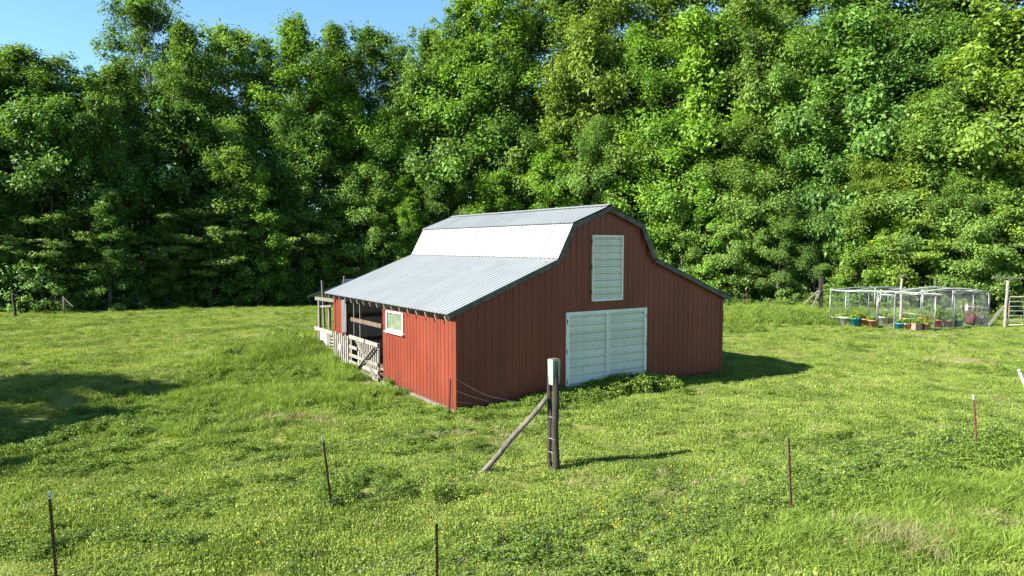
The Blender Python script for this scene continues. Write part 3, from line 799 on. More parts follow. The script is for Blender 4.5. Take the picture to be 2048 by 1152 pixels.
# ------------------------------------------------------------------ wire garden pen
K0, K1, K2 = ground(1659, 648), ground(1868, 664), ground(1979, 651)
K3 = K0 + K2 - K1; K3.z = float(terr(K3.x, K3.y))
KH = 1.95
kc = (K0 + K2) / 2; kc.z = float(terr(kc.x, kc.y))
pen = thing('garden_pen', 'chain-link garden pen of galvanised pipe with white hoops, full of pots', 'pen', kc)
Lk = lambda p: Vector(p) - kc
def gpt(a, b, t):
    p = Vector(a).lerp(Vector(b), t); p.z = float(terr(p.x, p.y)); return p
def pen_post(p, h=KH, lean=(0, 0), r=.025):
    q = Lk(p); MB().tube([q - Vector((0, 0, .15)), q + Vector((lean[0], lean[1], h))], r, 8).build('post', M['pipe'], pen, True)
def chain_link(a, b, z0, z1, step=.12, r=.0028):
    """diamond mesh between two posts: every wire is a thin rod"""
    a, b = Lk(a), Lk(b); L = (Vector((b.x, b.y, 0)) - Vector((a.x, a.y, 0))).length; H_ = z1 - z0; mb = MB()
    def pt(s, h):
        t = s / L; p = a.lerp(b, t); return Vector((p.x, p.y, p.z + z0 + h))
    s = -H_
    while s < L:
        for sg in (1, -1):
            h0, h1 = 0, H_
            s0, s1 = (s, s + H_) if sg > 0 else (s + H_, s)
            # clip to 0..L
            def clip(s0, h0, s1, h1):
                if s0 > s1: s0, h0, s1, h1 = s1, h1, s0, h0
                if s1 <= 0 or s0 >= L: return None
                if s0 < 0: h0 += (h1 - h0) * (-s0) / (s1 - s0); s0 = 0
                if s1 > L: h1 = h0 + (h1 - h0) * (L - s0) / (s1 - s0); s1 = L
                return s0, h0, s1, h1
            c = clip(s0, h0, s1, h1)
            if c and abs(c[2] - c[0]) > .02: mb.tube([pt(c[0], c[1]), pt(c[2], c[3])], r, 3, cap=False)
        s += step
    mb.build('chain_link_panel', M['pipe'], pen)
def rail(a, b, za, zb, r=.024, name='rail'):
    MB().tube([Lk(a) + Vector((0, 0, za)), Lk(b) + Vector((0, 0, zb))], r, 7).build(name, M['pipe'], pen, True)
g0, g1 = .47, .64                       # gate bay on the near side
near = [(K0, 0), (gpt(K0, K1, .16), .16), (gpt(K0, K1, g0), g0), (gpt(K0, K1, g1), g1), (K1, 1)]
for p, t in near: pen_post(p, lean=(.0, .0) if t < 1 else (.05, .02))
pen_post(K1 + Vector((.07, .05, 0)), lean=(-.03, .02))
right_ = [gpt(K1, K2, .34), gpt(K1, K2, .68), K2]
for i, p in enumerate(right_): pen_post(p, lean=((0, 0), (-.02, 0), (-.12, 0))[i])
back_ = [gpt(K2, K3, .33), gpt(K2, K3, .66), K3, gpt(K3, K0, .35), gpt(K3, K0, .7)]
for p in back_: pen_post(p, r=.028)
ring = [K0, near[2][0], near[3][0], K1, right_[0], right_[1], K2, back_[0], back_[1], K3, back_[3], back_[4], K0]
for a, b in zip(ring[:-1], ring[1:]):
    rail(a, b, KH - .02, KH - .02)
    if a is not near[2][0]:
        chain_link(a, b, .03, KH - .05)
rail(near[3][0], K1, .95, .80, .016); rail(right_[0], K2, .72, 1.0, .016); rail(back_[0], K2, 1.05, 1.02, .016)
# its gate: round-cornered pipe frame with mesh
ga, gb = Lk(near[2][0]) + Vector((.05, -.06, 0)), Lk(near[3][0]) + Vector((-.05, -.06, 0))
fr = MB(); zb, zt = .06, KH - .12
fr.tube([ga + Vector((0, 0, zb)), ga + Vector((0, 0, zt - .06)), ga.lerp(gb, .06) + Vector((0, 0, zt)), ga.lerp(gb, .94) + Vector((0, 0, zt)), gb + Vector((0, 0, zt - .06)), gb + Vector((0, 0, zb)), ga + Vector((0, 0, zb))], .028, 8)
fr.tube([ga + Vector((0, 0, 1.0)), gb + Vector((0, 0, 1.0))], .016, 6)
pg = fr.build('pen_gate', M['pipe'], pen, True)
_p = pen; chain_link(near[2][0] + Vector((.05, -.06, 0)), near[3][0] + Vector((-.05, -.06, 0)), .08, KH - .14)
MB().box(ga + Vector((-.03, -.05, 1.55)), (.05, .05, .22)).build('latch', M['white'], pg)
# white plastic hoops over the top
def hoop(a, b, rise, r=.024, za=KH, zb=KH):
    a, b = Lk(a), Lk(b); pts = []
    for i in range(13):
        t = i / 12; p = a.lerp(b, t); p.z += za + (zb - za) * t + rise * math.sin(math.pi * t) ; pts.append(p)
    MB().tube(pts, r, 7).build('roof_hoop', M['pvc'], pen, True)
hoop(K0, K3, .10); hoop(gpt(K0, K1, .22), gpt(K3, K2, .2), .16); hoop(gpt(K0, K1, .47), gpt(K3, K2, .45), .12); hoop(gpt(K0, K1, .64), gpt(K3, K2, .75), .24, .036)
hoop(gpt(K0, K1, .82), gpt(K1, K2, .9), .22, .036); hoop(gpt(K0, K1, .05), gpt(K1, K2, .12), .05)
for t, s, h in ((.3, .35, .7), (.6, .55, .9), (.8, .7, .8), (.45, .8, .6), (.15, .5, .85)):
    q = K0.lerp(K1, t) + (K2 - K1) * s; q = Lk(q)
    MB().tube([q + Vector((0, 0, KH + .05)), q + Vector((.06 * math.sin(t * 20), 0, KH - h))], .02, 6).build('hanging_pipe', M['pvc'], pen, True)

# post with a flat lid inside the pen
fp = flat(1801, 656); fp = Vector((fp.x * 1.07, fp.y * 1.07, 0)); fp.z = float(terr(fp.x, fp.y))
bp_ = thing('lidded_post', 'tall bare timber post with a flat round lid inside the wire pen', 'post', fp)
fz = at_y(1800, 553, fp.y).z - fp.z
rough_log((0, 0, -.2), (-.03, 0, fz), .075, .06, 12).build('shaft', M['pale_wood'], bp_, True)
MB().lathe([(0, fz + .05), (.22, fz + .035), (.24, fz + .0), (.0, fz + .005)], 16).build('lid', M['dark_trim'], bp_, True)
# small white statue-like jug hung on the back rail
jp = at_y(1933, 626, K2.y + .2); jb = G(jp.x, jp.y)
jg = thing('white_jug', 'white plastic jug on a stick among the plants by the far rail', 'jug', jb)
MB().tube([(0, 0, -.1), (0, 0, .95)], .012, 6).build('stick', M['old_wood'], jg)
MB().lathe([(0, .82), (.07, .82), (.085, .86), (.085, 1.06), (.05, 1.14), (.025, 1.17), (.025, 1.22), (0, 1.22)], 12).build('jug', M['pvc'], jg, True)

# ------------------------------------------------------------------ leaf clouds
def leaves(C, rad, n_per, size, out_c=None, squash=.65, up=.5, outw=.6, rnd=.8, seed=1, aspect=.55, shell=.5, tint_c=.5):
    """one leaf = two triangles folded along the midrib"""
    g = np.random.default_rng(seed)
    C = np.asarray(C, float); n = len(C)
    rad = np.broadcast_to(np.asarray(rad, float), (n,))
    idx = np.repeat(np.arange(n), n_per); N = len(idx)
    d = g.normal(size=(N, 3)); d /= np.linalg.norm(d, axis=1, keepdims=True)
    r = g.random(N) ** shell
    P = C[idx] + d * (r * rad[idx])[:, None] * np.array([1, 1, squash])
    if out_c is None: o = d
    else:
        o = P - np.asarray(out_c)[None, :] * np.array([1, 1, 0]) - np.array([0, 0, 1]) * out_c[2]
        o /= np.linalg.norm(o, axis=1, keepdims=True) + 1e-6
    nn = np.array([0, 0, up]) + o * outw + d * .35 + g.normal(size=(N, 3)) * rnd
    nn /= np.linalg.norm(nn, axis=1, keepdims=True) + 1e-6
    t = o + g.normal(size=(N, 3)) * .7 + np.array([0, 0, -.35])
    t -= nn * (t * nn).sum(1, keepdims=True); t /= np.linalg.norm(t, axis=1, keepdims=True) + 1e-6
    b = np.cross(nn, t)
    s = size * (.65 + .7 * g.random(N)); L = t * s[:, None]; W = b * (s * aspect)[:, None]; Fd = nn * (s * .16)[:, None]
    V = np.empty((N, 4, 3)); V[:, 0] = P - L * .5; V[:, 1] = P + W * .5 + Fd + L * .05; V[:, 2] = P + L * .5; V[:, 3] = P - W * .5 + Fd + L * .05
    i = np.arange(N) * 4
    F = np.concatenate([np.stack([i, i + 1, i + 2], 1), np.stack([i, i + 2, i + 3], 1)])
    ct = g.normal(size=n) * .17
    T = np.clip(tint_c + ct[idx] + g.normal(size=N) * .16, 0, 1)
    return V.reshape(-1, 3), F, np.repeat(T, 4)
def leaf_mesh(name, *a, m='leaf', **k):
    V, F, T = leaves(*a, **k); return np_mesh(name, V, F, M[m], T)

# ------------------------------------------------------------------ pots
def pot_obj(label, px, py, r, h, c, plant, shape='round', tilt=0.0, back=0.0, grp=None, size=.075):
    p = ground(px, py)
    if back: p = Vector((p.x * (1 + back), p.y * (1 + back), 0)); p.z = float(terr(p.x, p.y))
    r *= 1.18; h *= 1.2
    o = thing('potted_plant', label, 'plant pot', p, 0, grp)
    mc = M['white'] if c == 'white' else M['pot_' + c]
    b = MB(); n = 16 if shape == 'round' else 4
    if shape == 'round': prof = [(0, 0), (r * .74, 0), (r * .97, h * .86), (r * 1.06, h * .86), (r * 1.07, h), (r * .94, h), (r * .92, h * .85)]
    else: prof = [(0, 0), (r * .95, 0), (r * 1.08, h * .9), (r * 1.18, h * .9), (r * 1.18, h), (r * 1.02, h), (r, h * .85)]
    b.lathe(prof, n); po = b.build('pot', mc, o, shape == 'round')
    MB().lathe([(0, h * .87), (r * .93, h * .86)], n).build('soil', M['soil'], po)
    if shape != 'round': po.rotation_euler = (0, 0, math.pi / 4 + .2); po.scale = (1.5, .9, 1)
    if tilt: po.rotation_euler = (0, tilt, .4); po.location = (0, 0, r * abs(math.sin(tilt)) * .8)
    if plant:
        g = np.random.default_rng(int(px * 7 + py)); k = plant[1]
        ang = g.random(k) * 6.28; rr = r * .9 * np.sqrt(g.random(k)); zz = h * .9 + plant[0] * g.random(k)
        C = np.stack([rr * np.cos(ang), rr * np.sin(ang), zz], 1)
        ob = link('foliage', leaf_mesh('foliage', C, .16, 34, size * 1.2, m='weed', seed=int(px), up=.7, tint_c=.55), o)
        ob.color = (*plant[2], 1)
        st = MB()
        for q in C[: min(8, k)]: st.tube([(q[0] * .3, q[1] * .3, h * .85), tuple(q)], .006, 4)
        st.build('stems', M['leafstem'] if 'leafstem' in M else M['pot_teal'], o)
    return o
M['leafstem'] = mat('green_stems', (.05, .10, .02), (.09, .16, .03), scale=8, rough=.6)
br = (1.05, 1.1, .8); ye = (1.3, 1.15, .7); dk = (.7, .8, .9)
pot_obj('small white tub in the corner of the wire pen nearest the concrete block', 1671, 648, .20, .36, 'white', (.25, 10, ye))
pot_obj('wide white tub between the small white tub and the bright blue bucket', 1690, 651, .29, .42, 'white', (.30, 14, br))
pot_obj('bright blue bucket beside the white tubs in the wire pen', 1710, 654, .235, .43, 'blue', (.5, 22, br))
pot_obj('terracotta coloured pot next to the bright blue bucket', 1728, 654, .22, .40, 'terracotta', (.25, 8, br))
pot_obj('flared terracotta coloured pot touching the pen gate post', 1744, 657, .19, .40, 'terracotta', (.22, 8, br))
pot_obj('shallow deep blue paddling tub behind the pen gate', 1762, 640, .40, .22, 'blue_deep', (.16, 10, br))
pot_obj('white bucket behind the pen gate, in front of the blue tub', 1766, 648, .24, .36, 'white', (.15, 6, br))
pot_obj('pale pink pot behind the pen gate hinge post', 1780, 648, .18, .33, 'pink', (.2, 8, br))
pot_obj('small light blue bucket just past the pen gate', 1798, 660, .17, .32, 'blue', (.15, 6, br))
pot_obj('pale pink pot between the light blue bucket and the long pink planter', 1812, 660, .18, .30, 'pink', (.2, 8, br))
pot_obj('long pink planter box at the pen fence', 1832, 661, .25, .34, 'pink', (.25, 14, br), 'box')
pot_obj('flat yellow tub behind the pink pots', 1812, 645, .25, .22, 'yellow', (.18, 8, br))
pot_obj('teal blue tub in the middle of the wire pen', 1829, 646, .23, .24, 'blue', (.22, 12, br))
pot_obj('red pot behind the long pink planter', 1846, 650, .21, .36, 'red', (.3, 12, br))
pot_obj('pink-red pot inside the bent pen corner post', 1852, 661, .18, .36, 'terracotta', (.4, 16, ye))
pot_obj('red pot just past the bent pen corner post', 1877, 655, .19, .36, 'red', (.5, 18, br))
pot_obj('brown-red basket pot between the red pot and the green pot', 1897, 655, .24, .34, 'brown', (.45, 20, dk))
pot_obj('dark green pot by the pen side facing the pipe gate', 1916, 655, .22, .40, 'teal', (.3, 12, br))
pot_obj('maroon pot tipped over by the pen side fence', 1937, 651, .23, .42, 'maroon', None, tilt=.75)
pot_obj('brown pot with tall yellow-green plant in the far pen corner', 1950, 646, .22, .36, 'brown', (.9, 34, ye), size=.10)
pot_obj('maroon pot at the end corner of the pen by the pipe gate', 1965, 648, .20, .34, 'maroon', (.35, 14, dk))
pot_obj('orange-red window box behind the dark green pot', 1912, 641, .26, .28, 'red', (.3, 12, br), 'box')
pot_obj('brown pot of leafy vine under the pen middle hoop', 1925, 645, .2, .34, 'brown', (1.0, 36, ye), size=.10)

# ------------------------------------------------------------------ timber gateway and pipe gate right of the pen
gb_ = ground(2010, 655); gw = thing('gateway_frame', 'grey timber gateway frame with crossbeam beside the wire pen', 'gate frame', gb_)
gh = at_y(2011, 561, gb_.y).z - gb_.z
rough_log((-.04, 0, -.3), (.05, 0, gh), .085, .075, 21).build('post', M['pale_wood'], gw, True)
rough_log((3.85, .5, -.3), (3.9, .5, gh - .1), .085, .075, 22).build('post', M['pale_wood'], gw, True)
ca = at_y(1985, 555, gb_.y) - gb_; MB().beam(ca + Vector((0, -.02, 0)), Vector((4.4, .5, gh + .03)), .17, .075).build('crossbeam', M['old_wood'], gw)
ba = at_y(2008, 612, gb_.y) - gb_; bb = ground(1974, 654) - gb_; MB().beam(ba, bb - Vector((.03, 0, .05)), .06, .13).build('brace', M['old_wood'], gw)
pg_ = thing('pipe_gate', 'rusty tubular farm gate hung in the timber gateway', 'gate', gb_ + Vector((.17, .0, 0)))
z1 = at_y(2016, 594, gb_.y).z - gb_.z; z0 = at_y(2016, 650, gb_.y).z - gb_.z; GWD = 3.55; yy = lambda x: x * .12
MB().tube([(0, 0, z0), (0, 0, z1 - .06), (.06, yy(.06), z1), (GWD - .06, yy(GWD), z1), (GWD, yy(GWD), z1 - .06), (GWD, yy(GWD), z0), (0, 0, z0)], .026, 8).build('frame', M['rust_pipe'] if 'rust_pipe' in M else mat('rust_streaked_pipe', (.26, .14, .09), (.40, .37, .33), scale=6, rough=.6), pg_, True)
for i in range(1, 6):
    z = z0 + (z1 - z0) * i / 6; MB().tube([(.02, 0, z), (GWD - .02, yy(GWD), z)], .019, 6).build('bar', M['pipe'], pg_, True)
for x in (.9, 1.9, 2.8): MB().box((x, yy(x) - .03, (z0 + z1) / 2), (.04, .012, z1 - z0 - .06)).build('strap', M['pipe'], pg_)

# braced post, concrete block and old wood-edge posts
wp = ground(1641, 627); kp = thing('braced_post', 'dark timber post with two braces at the wood edge beside the pen', 'post', wp)
kh = at_y(1640, 553, wp.y).z - wp.z
MB().beam((.06, 0, -.2), (-.03, 0, kh), .22, .20, up=(0, 1, 0)).build('shaft', M['post_wood'], kp)
t1 = at_y(1638, 580, wp.y) - wp
MB().beam(t1, at_y(1608, 608, wp.y + .8) - wp, .10, .09).build('brace', M['old_wood'], kp)
MB().beam(t1 + Vector((.03, -.12, -.05)), at_y(1617, 627, wp.y - .1) - wp - Vector((.02, 0, .1)), .10, .09).build('brace', M['old_wood'], kp)
cbp = ground(1638, 637); cb = thing('concrete_block', 'pale concrete block in the grass at the foot of the braced post', 'block', cbp, .3)
MB().box((0, 0, .12), (.42, .28, .30)).build('block_body', M['concrete'], cb)
MB().box((-.22, .12, .27), (.75, .22, .05), Matrix.Rotation(.05, 3, 'Y')).build('slab', M['concrete'], cb)
q = ground(31, 634); o = thing('leaning_post', 'leaning timber post at the wood edge, coloured dark as if in shade', 'post', q)
rough_log((.02, 0, -.2), (-.10, 0, 1.35), .085, .075, 31).build('shaft', M['post_wood'], o, True)  # dark timber colour stands in for the shade of the wood on this post
rough_log((.02, .0, .2), (.0, 0, 1.2), .03, .03, 33).build('splint', M['post_wood'], o, True).location = (.22, .1, 0)
q = ground(128, 628); o = thing('thin_post', 'thin grey post with a fallen rail in the brush at the wood edge', 'post', q)
MB().box((0, 0, .45), (.08, .08, 1.2)).build('shaft', M['brace_wood'], o)
MB().beam((.08, -.05, .95), (.62, -.1, .45), .05, .06).build('fallen_rail', M['brace_wood'], o)

# ------------------------------------------------------------------ trees of the wood
def tree_proto(H, R_, seed, nl=38, h0=.22, prof=None, rise=(10, 68), leaf=.22, n_per=46, cr=(.5, .95), squash=.6, sec=3, tr=.16, lean=0.0, spires=0, gaps=.0, bark='bark'):
    g = np.random.default_rng(seed); rnd = random.Random(seed)
    prof = prof or (lambda t: math.sin(math.pi * min(1, max(0, (t * .93 + .10)))) ** .7)
    mb = MB(); C = []; CR = []
    def trunk_at(t): return Vector((lean * t * t * H + .25 * math.sin(t * 5 + seed), .2 * math.sin(t * 4 + seed * 2), t * H))
    n = 10
    mb.tube([trunk_at(i / n * .97) - (Vector((0, 0, .3)) if i == 0 else Vector()) for i in range(n + 1)], [tr * (1 - .9 * i / n) * (1.35 if i == 0 else 1) for i in range(n + 1)], 8)
    for i in range(nl):
        q = (i + rnd.random() * .8) / nl; t = h0 + (1 - h0) * q
        if rnd.random() < gaps: continue
        L = R_ * prof(q) * rnd.uniform(.55, 1.15); a = i * 2.4 + rnd.uniform(-.5, .5)
        ph = R(rise[0] + (rise[1] - rise[0]) * q + rnd.uniform(-12, 12))
        b0 = trunk_at(t * .97); d = Vector((math.cos(a) * math.cos(ph), math.sin(a) * math.cos(ph), math.sin(ph)))
        pts = []
        for k in range(5):
            s = k / 4; pts.append(b0 + d * (L * s) + Vector((0, 0, -.16 * L * s * s)) + Vector((rnd.uniform(-1, 1), rnd.uniform(-1, 1), rnd.uniform(-.5, .5))) * (.06 * L * s))
        mb.tube(pts, [max(.012, tr * .34 * (1 - .8 * k / 4) * (1.1 - .7 * q)) for k in range(5)], 5)
        def along(s):
            f_ = min(3.999, s * 4); k = int(f_); return pts[k].lerp(pts[k + 1], f_ - k)
        m = max(2, int(L * 1.1))
        for k in range(m):
            s = .42 + .58 * (k + rnd.random()) / m
            c = along(min(s, 1)) + Vector((rnd.uniform(-.3, .3), rnd.uniform(-.3, .3), rnd.uniform(-.1, .3)))
            C.append(c); CR.append(rnd.uniform(*cr) * (.75 + .25 * (1 - q)))
        for k in range(sec):
            s = rnd.uniform(.4, .95); p = along(s); aa = a + rnd.choice((-1, 1)) * rnd.uniform(.5, 1.2); l2 = L * rnd.uniform(.22, .42)
            e = p + Vector((math.cos(aa) * l2, math.sin(aa) * l2, l2 * rnd.uniform(-.1, .5)))
            mb.tube([p, p.lerp(e, .5) + Vector((0, 0, .05)), e], [.025, .017, .008], 4, cap=False)
            C.append(e); CR.append(rnd.uniform(*cr) * .85); C.append(p.lerp(e, .5)); CR.append(rnd.uniform(*cr) * .7)
    tops = [trunk_at(.98)]
    for k in range(spires):
        a = k * 2.4 + seed; q_ = R_ * rnd.uniform(.25, .62); tops.append(trunk_at(.80) + Vector((math.cos(a) * q_, math.sin(a) * q_, H * rnd.uniform(.02, .19))))
    for tp in tops:
        for k in range(7):
            C.append(tp + Vector((rnd.uniform(-.3, .3) * (1 + .25 * k), rnd.uniform(-.3, .3) * (1 + .25 * k), -.5 * k + .3))); CR.append(.32 + .11 * k)
        mb.tube([trunk_at(.7), tp], [.04, .012], 4, cap=False)
    V, F, T = leaves(np.array([tuple(c) for c in C]), np.array(CR), n_per, leaf, out_c=(lean * H * .4, 0, H * .45), squash=squash, seed=seed, up=.55, outw=.55, rnd=.55)
    return mb.mesh('trunk', [M[bark]], True), np_mesh('crown', V, F, M['leaf'], T)
def shrub_proto(Rr, Hh, seed, n=70, leaf=.15, n_per=40, cr=(.22, .42)):
    rnd = random.Random(seed); C = []; CR = []; mb = MB()
    for i in range(n):
        a = rnd.uniform(0, 6.28); u = rnd.random(); z = u ** .8; r = Rr * math.sqrt(max(0, 1 - z * z * .85)) * rnd.uniform(.55, 1.08)
        c = Vector((math.cos(a) * r, math.sin(a) * r, .12 + z * Hh * rnd.uniform(.75, 1.1))); C.append(c); CR.append(rnd.uniform(*cr))
        if i % 4 == 0: mb.tube([(c.x * .12, c.y * .12, -.1), (c.x * .45, c.y * .45, c.z * .6), tuple(c)], [.03, .02, .008], 4)
    V, F, T = leaves(np.array([tuple(c) for c in C]), np.array(CR), n_per, leaf, out_c=(0, 0, Hh * .3), squash=.75, seed=seed, up=.5, outw=.55, rnd=.55)
    return mb.mesh('stems', [M['bark']], True), np_mesh('foliage', V, F, M['leaf'], T)

tall = lambda q: (.62 + .38 * math.sin(math.pi * min(1, q * 1.0 + .12))) * (1 - .55 * max(0, q - .6) / .4)
broad = lambda q: math.sin(math.pi * (.14 + .80 * q)) ** .6
droop = lambda q: (1 - q) ** .55 * .9 + .12
flatp = lambda q: .5 + .5 * math.sin(math.pi * q)
PROTO = {   # kind: (variants, nominal height, words)
    'spire': [tree_proto(20, 4.7, 101, nl=58, h0=.15, prof=tall, rise=(22, 70), spires=6, leaf=.22, squash=.9, cr=(.6, 1.1), n_per=56), tree_proto(20, 4.3, 102, nl=54, h0=.18, prof=tall, rise=(25, 72), spires=5, leaf=.2, lean=.02, squash=.9, cr=(.6, 1.1), n_per=60), tree_proto(20, 5.2, 103, nl=56, h0=.16, prof=broad, rise=(20, 68), spires=7, leaf=.23, squash=.85, cr=(.6, 1.1), n_per=56), tree_proto(20, 4.2, 104, nl=52, h0=.2, prof=tall, rise=(25, 74), spires=8, leaf=.19, gaps=.22, bark='pale_bark')],
    'broad': [tree_proto(14, 4.4, 111, nl=30, h0=.14, prof=broad, leaf=.23, n_per=125, cr=(.7, 1.35), sec=3, squash=.9, rise=(18, 68)), tree_proto(14, 4.0, 112, nl=28, h0=.18, prof=broad, leaf=.18, n_per=170, cr=(.7, 1.3), sec=3, squash=.9, rise=(22, 68)), tree_proto(14, 4.6, 113, nl=32, h0=.10, prof=broad, leaf=.28, n_per=90, cr=(.75, 1.4), sec=3, squash=.85, rise=(15, 65))],
    'open': [tree_proto(20, 5.2, 121, nl=34, h0=.40, prof=broad, rise=(25, 75), leaf=.20, spires=5, tr=.22, lean=-.02, cr=(.55, 1.0), n_per=80, squash=.85, gaps=.0, bark='pale_bark')],
    'layer': [tree_proto(7, 3.4, 131, nl=22, h0=.22, prof=flatp, rise=(0, 28), leaf=.19, squash=.28, cr=(.5, .9), tr=.09, n_per=44)],
    'vine': [tree_proto(11, 2.5, 141, nl=46, h0=.06, prof=droop, rise=(-12, 60), leaf=.20, squash=1.0, cr=(.4, .75), tr=.14, n_per=52)],
}
NOM = dict(spire=20, broad=14, open=20, layer=7, vine=11)
SHRUB = [shrub_proto(1.5, 1.9, 201), shrub_proto(1.3, 1.4, 202), shrub_proto(1.8, 2.3, 203, n=90)]
ZONE = [(-9e9, 330, 'beyond the leaning post'), (330, 640, 'across the pasture from the barn gate'), (640, 1130, 'behind the barn roof'), (1130, 1480, 'behind the barn gable'), (1480, 1800, 'behind the braced post'), (1800, 9e9, 'behind the pipe gate')]
WORDS = dict(spire='tall tree with upright leafy shoots', broad='broad rounded tree', open='tall tree', layer='small tree with flat layered sprays', vine='vine-draped columnar tree')
CWORD = dict(green='mid-green', dark='dark green', blue='blue-green', pale='pale yellow-green', yellow='yellowish green', olive='olive green', fresh='fresh bright green')
COLS = dict(green=(1, 1, 1), dark=(.72, .82, .80), blue=(.84, .94, .92), pale=(1.18, 1.10, .88), yellow=(1.10, 1.04, .78), olive=(1.05, .94, .86), fresh=(1.05, 1.15, .72))
def zone(px):
    for a, b, w in ZONE:
        if a <= px < b: return w
NV = {}
def put_tree(kind, px, top_y, Y, width=1.0, col='green', name='broadleaf_tree', label=None):
    t = at_y(px, top_y, Y); base = G(t.x, Y)
    H = t.z - base.z; s = H / NOM[kind]
    k = NV.get(kind, 0); NV[kind] = k + 1
    tm, cm = PROTO[kind][k % len(PROTO[kind])]
    row = '' if kind != 'broad' else (' low at the wood edge' if top_y > 315 else ' deep in the wood' if top_y < 200 else '')
    lab = label or (CWORD[col].replace('fresh bright', 'bright') + ' ' + WORDS[kind] + row + ' ' + zone(px))
    o = thing(name, lab, 'tree', base, random.uniform(0, 6.28), 'wood: ' + lab if not label else None)
    sx = s * width * (1.0 if s < 1.2 else .95); o.scale = (sx, sx, s)
    link('trunk', tm, o); c = link('crown', cm, o)
    cc = COLS[col]; j = random.uniform(.86, 1.14); h = random.uniform(-.06, .06)
    c.color = (cc[0] * j * (1 + h), cc[1] * j, cc[2] * j * (1 - h), 1)
    return o
def put_shrub(px, py, s, col='green', Y=None):
    b = ground(px, py) if Y is None else G(at_y(px, 600, Y).x, Y)
    st, fo = SHRUB[NV.setdefault('s', 0) % 3]; NV['s'] += 1
    lab = 'leafy shrub at the foot of the wood ' + zone(px)
    o = thing('shrub', lab, 'shrub', b, random.uniform(0, 6.28), lab)
    o.scale = (s * random.uniform(.9, 1.2), s * random.uniform(.9, 1.2), s)
    link('stems', st, o); c = link('foliage', fo, o); cc = COLS[col]; j = random.uniform(.8, 1.15); c.color = (cc[0] * j, cc[1] * j, cc[2] * j, 1)
ex = lambda px, Y0=50: float(edge_y((px - 1024) / F_PX * Y0))
rt = random.Random(5)
# the skyline, read along the photograph
put_tree('open', 296, 14, 60, .95, 'dark', label='very tall dark tree with leaning limbs, the highest crown left of the barn')
for px, ty, dY, w, c in ((-70, 120, 4, 1.2, 'green'), (18, 100, 6, 1.2, 'green'), (95, 128, 7, 1.2, 'green'), (165, 158, 9, 1.1, 'dark'), (225, 130, 10, 1.0, 'dark'), (372, 58, 9, .9, 'dark'), (452, 72, 10, 1.0, 'green'), (520, 80, 11, .9, 'dark'), (598, 44, 7, 1.0, 'fresh'), (672, 62, 10, .9, 'green'), (738, 74, 12, .9, 'dark'), (800, 98, 11, .9, 'green'), (862, 62, 9, 1.0, 'green'), (925, 12, 9, 1.0, 'green'), (985, -6, 8, 1.0, 'fresh'), (1050, 2, 10, 1.0, 'green'), (1120, -30, 11, 1.1, 'green'), (1190, -60, 12, 1.1, 'olive'), (1275, -90, 12, 1.1, 'olive'), (1360, -120, 13, 1.1, 'fresh'), (1450, -140, 13, 1.1, 'green'), (1540, -150, 14, 1.1, 'green'), (1640, -170, 13, 1.2, 'blue'), (1740, -180, 13, 1.2, 'blue'), (1840, -190, 12, 1.2, 'blue'), (1940, -200, 12, 1.2, 'green'), (2050, -210, 11, 1.2, 'green'), (2160, -200, 11, 1.2, 'green')):
    put_tree('spire', px, ty, ex(px, 55) + dY, w, c)
for px in range(-120, 700, 95):
    put_tree('spire', px + rt.uniform(-20, 20), rt.uniform(150, 210), ex(px, 60) + rt.uniform(14, 18), 1.25, 'dark')
# crowns between the skyline and the edge
for px in range(-60, 660, 88):
    p = px + rt.uniform(-22, 22); put_tree('broad', p, rt.uniform(190, 300) if p > 130 else rt.uniform(160, 220), ex(p) + rt.uniform(3, 5.5), rt.uniform(.72, .9), rt.choice(['green', 'dark', 'dark', 'blue', 'green']))
for px, ty, c in ((700, 225, 'fresh'), (775, 240, 'fresh'), (850, 170, 'green'), (935, 130, 'fresh'), (1000, 150, 'green'), (1090, 195, 'pale'), (1180, 70, 'olive'), (1290, 90, 'fresh'), (1400, 60, 'fresh'), (1500, 40, 'green'), (1600, 90, 'blue'), (1700, 60, 'blue'), (1810, 110, 'blue'), (1900, 60, 'blue')):
    put_tree('broad', px, ty, ex(px) + rt.uniform(4.5, 7.5), rt.uniform(.75, .95), c)
for px, ty, c in ((720, 345, 'green'), (800, 375, 'fresh'), (900, 330, 'green'), (1000, 360, 'fresh'), (1100, 320, 'fresh'), (1190, 260, 'green'), (1290, 280, 'fresh'), (1385, 230, 'fresh'), (1480, 250, 'green'), (1560, 300, 'green'), (1640, 260, 'blue'), (1730, 330, 'yellow'), (1820, 300, 'pale'), (1890, 210, 'green'), (1965, 120, 'pale'), (2040, 60, 'pale'), (2110, 100, 'pale')):
    put_tree('broad', px, ty, ex(px) + rt.uniform(1.5, 3.5), rt.uniform(.85, 1.05), c)
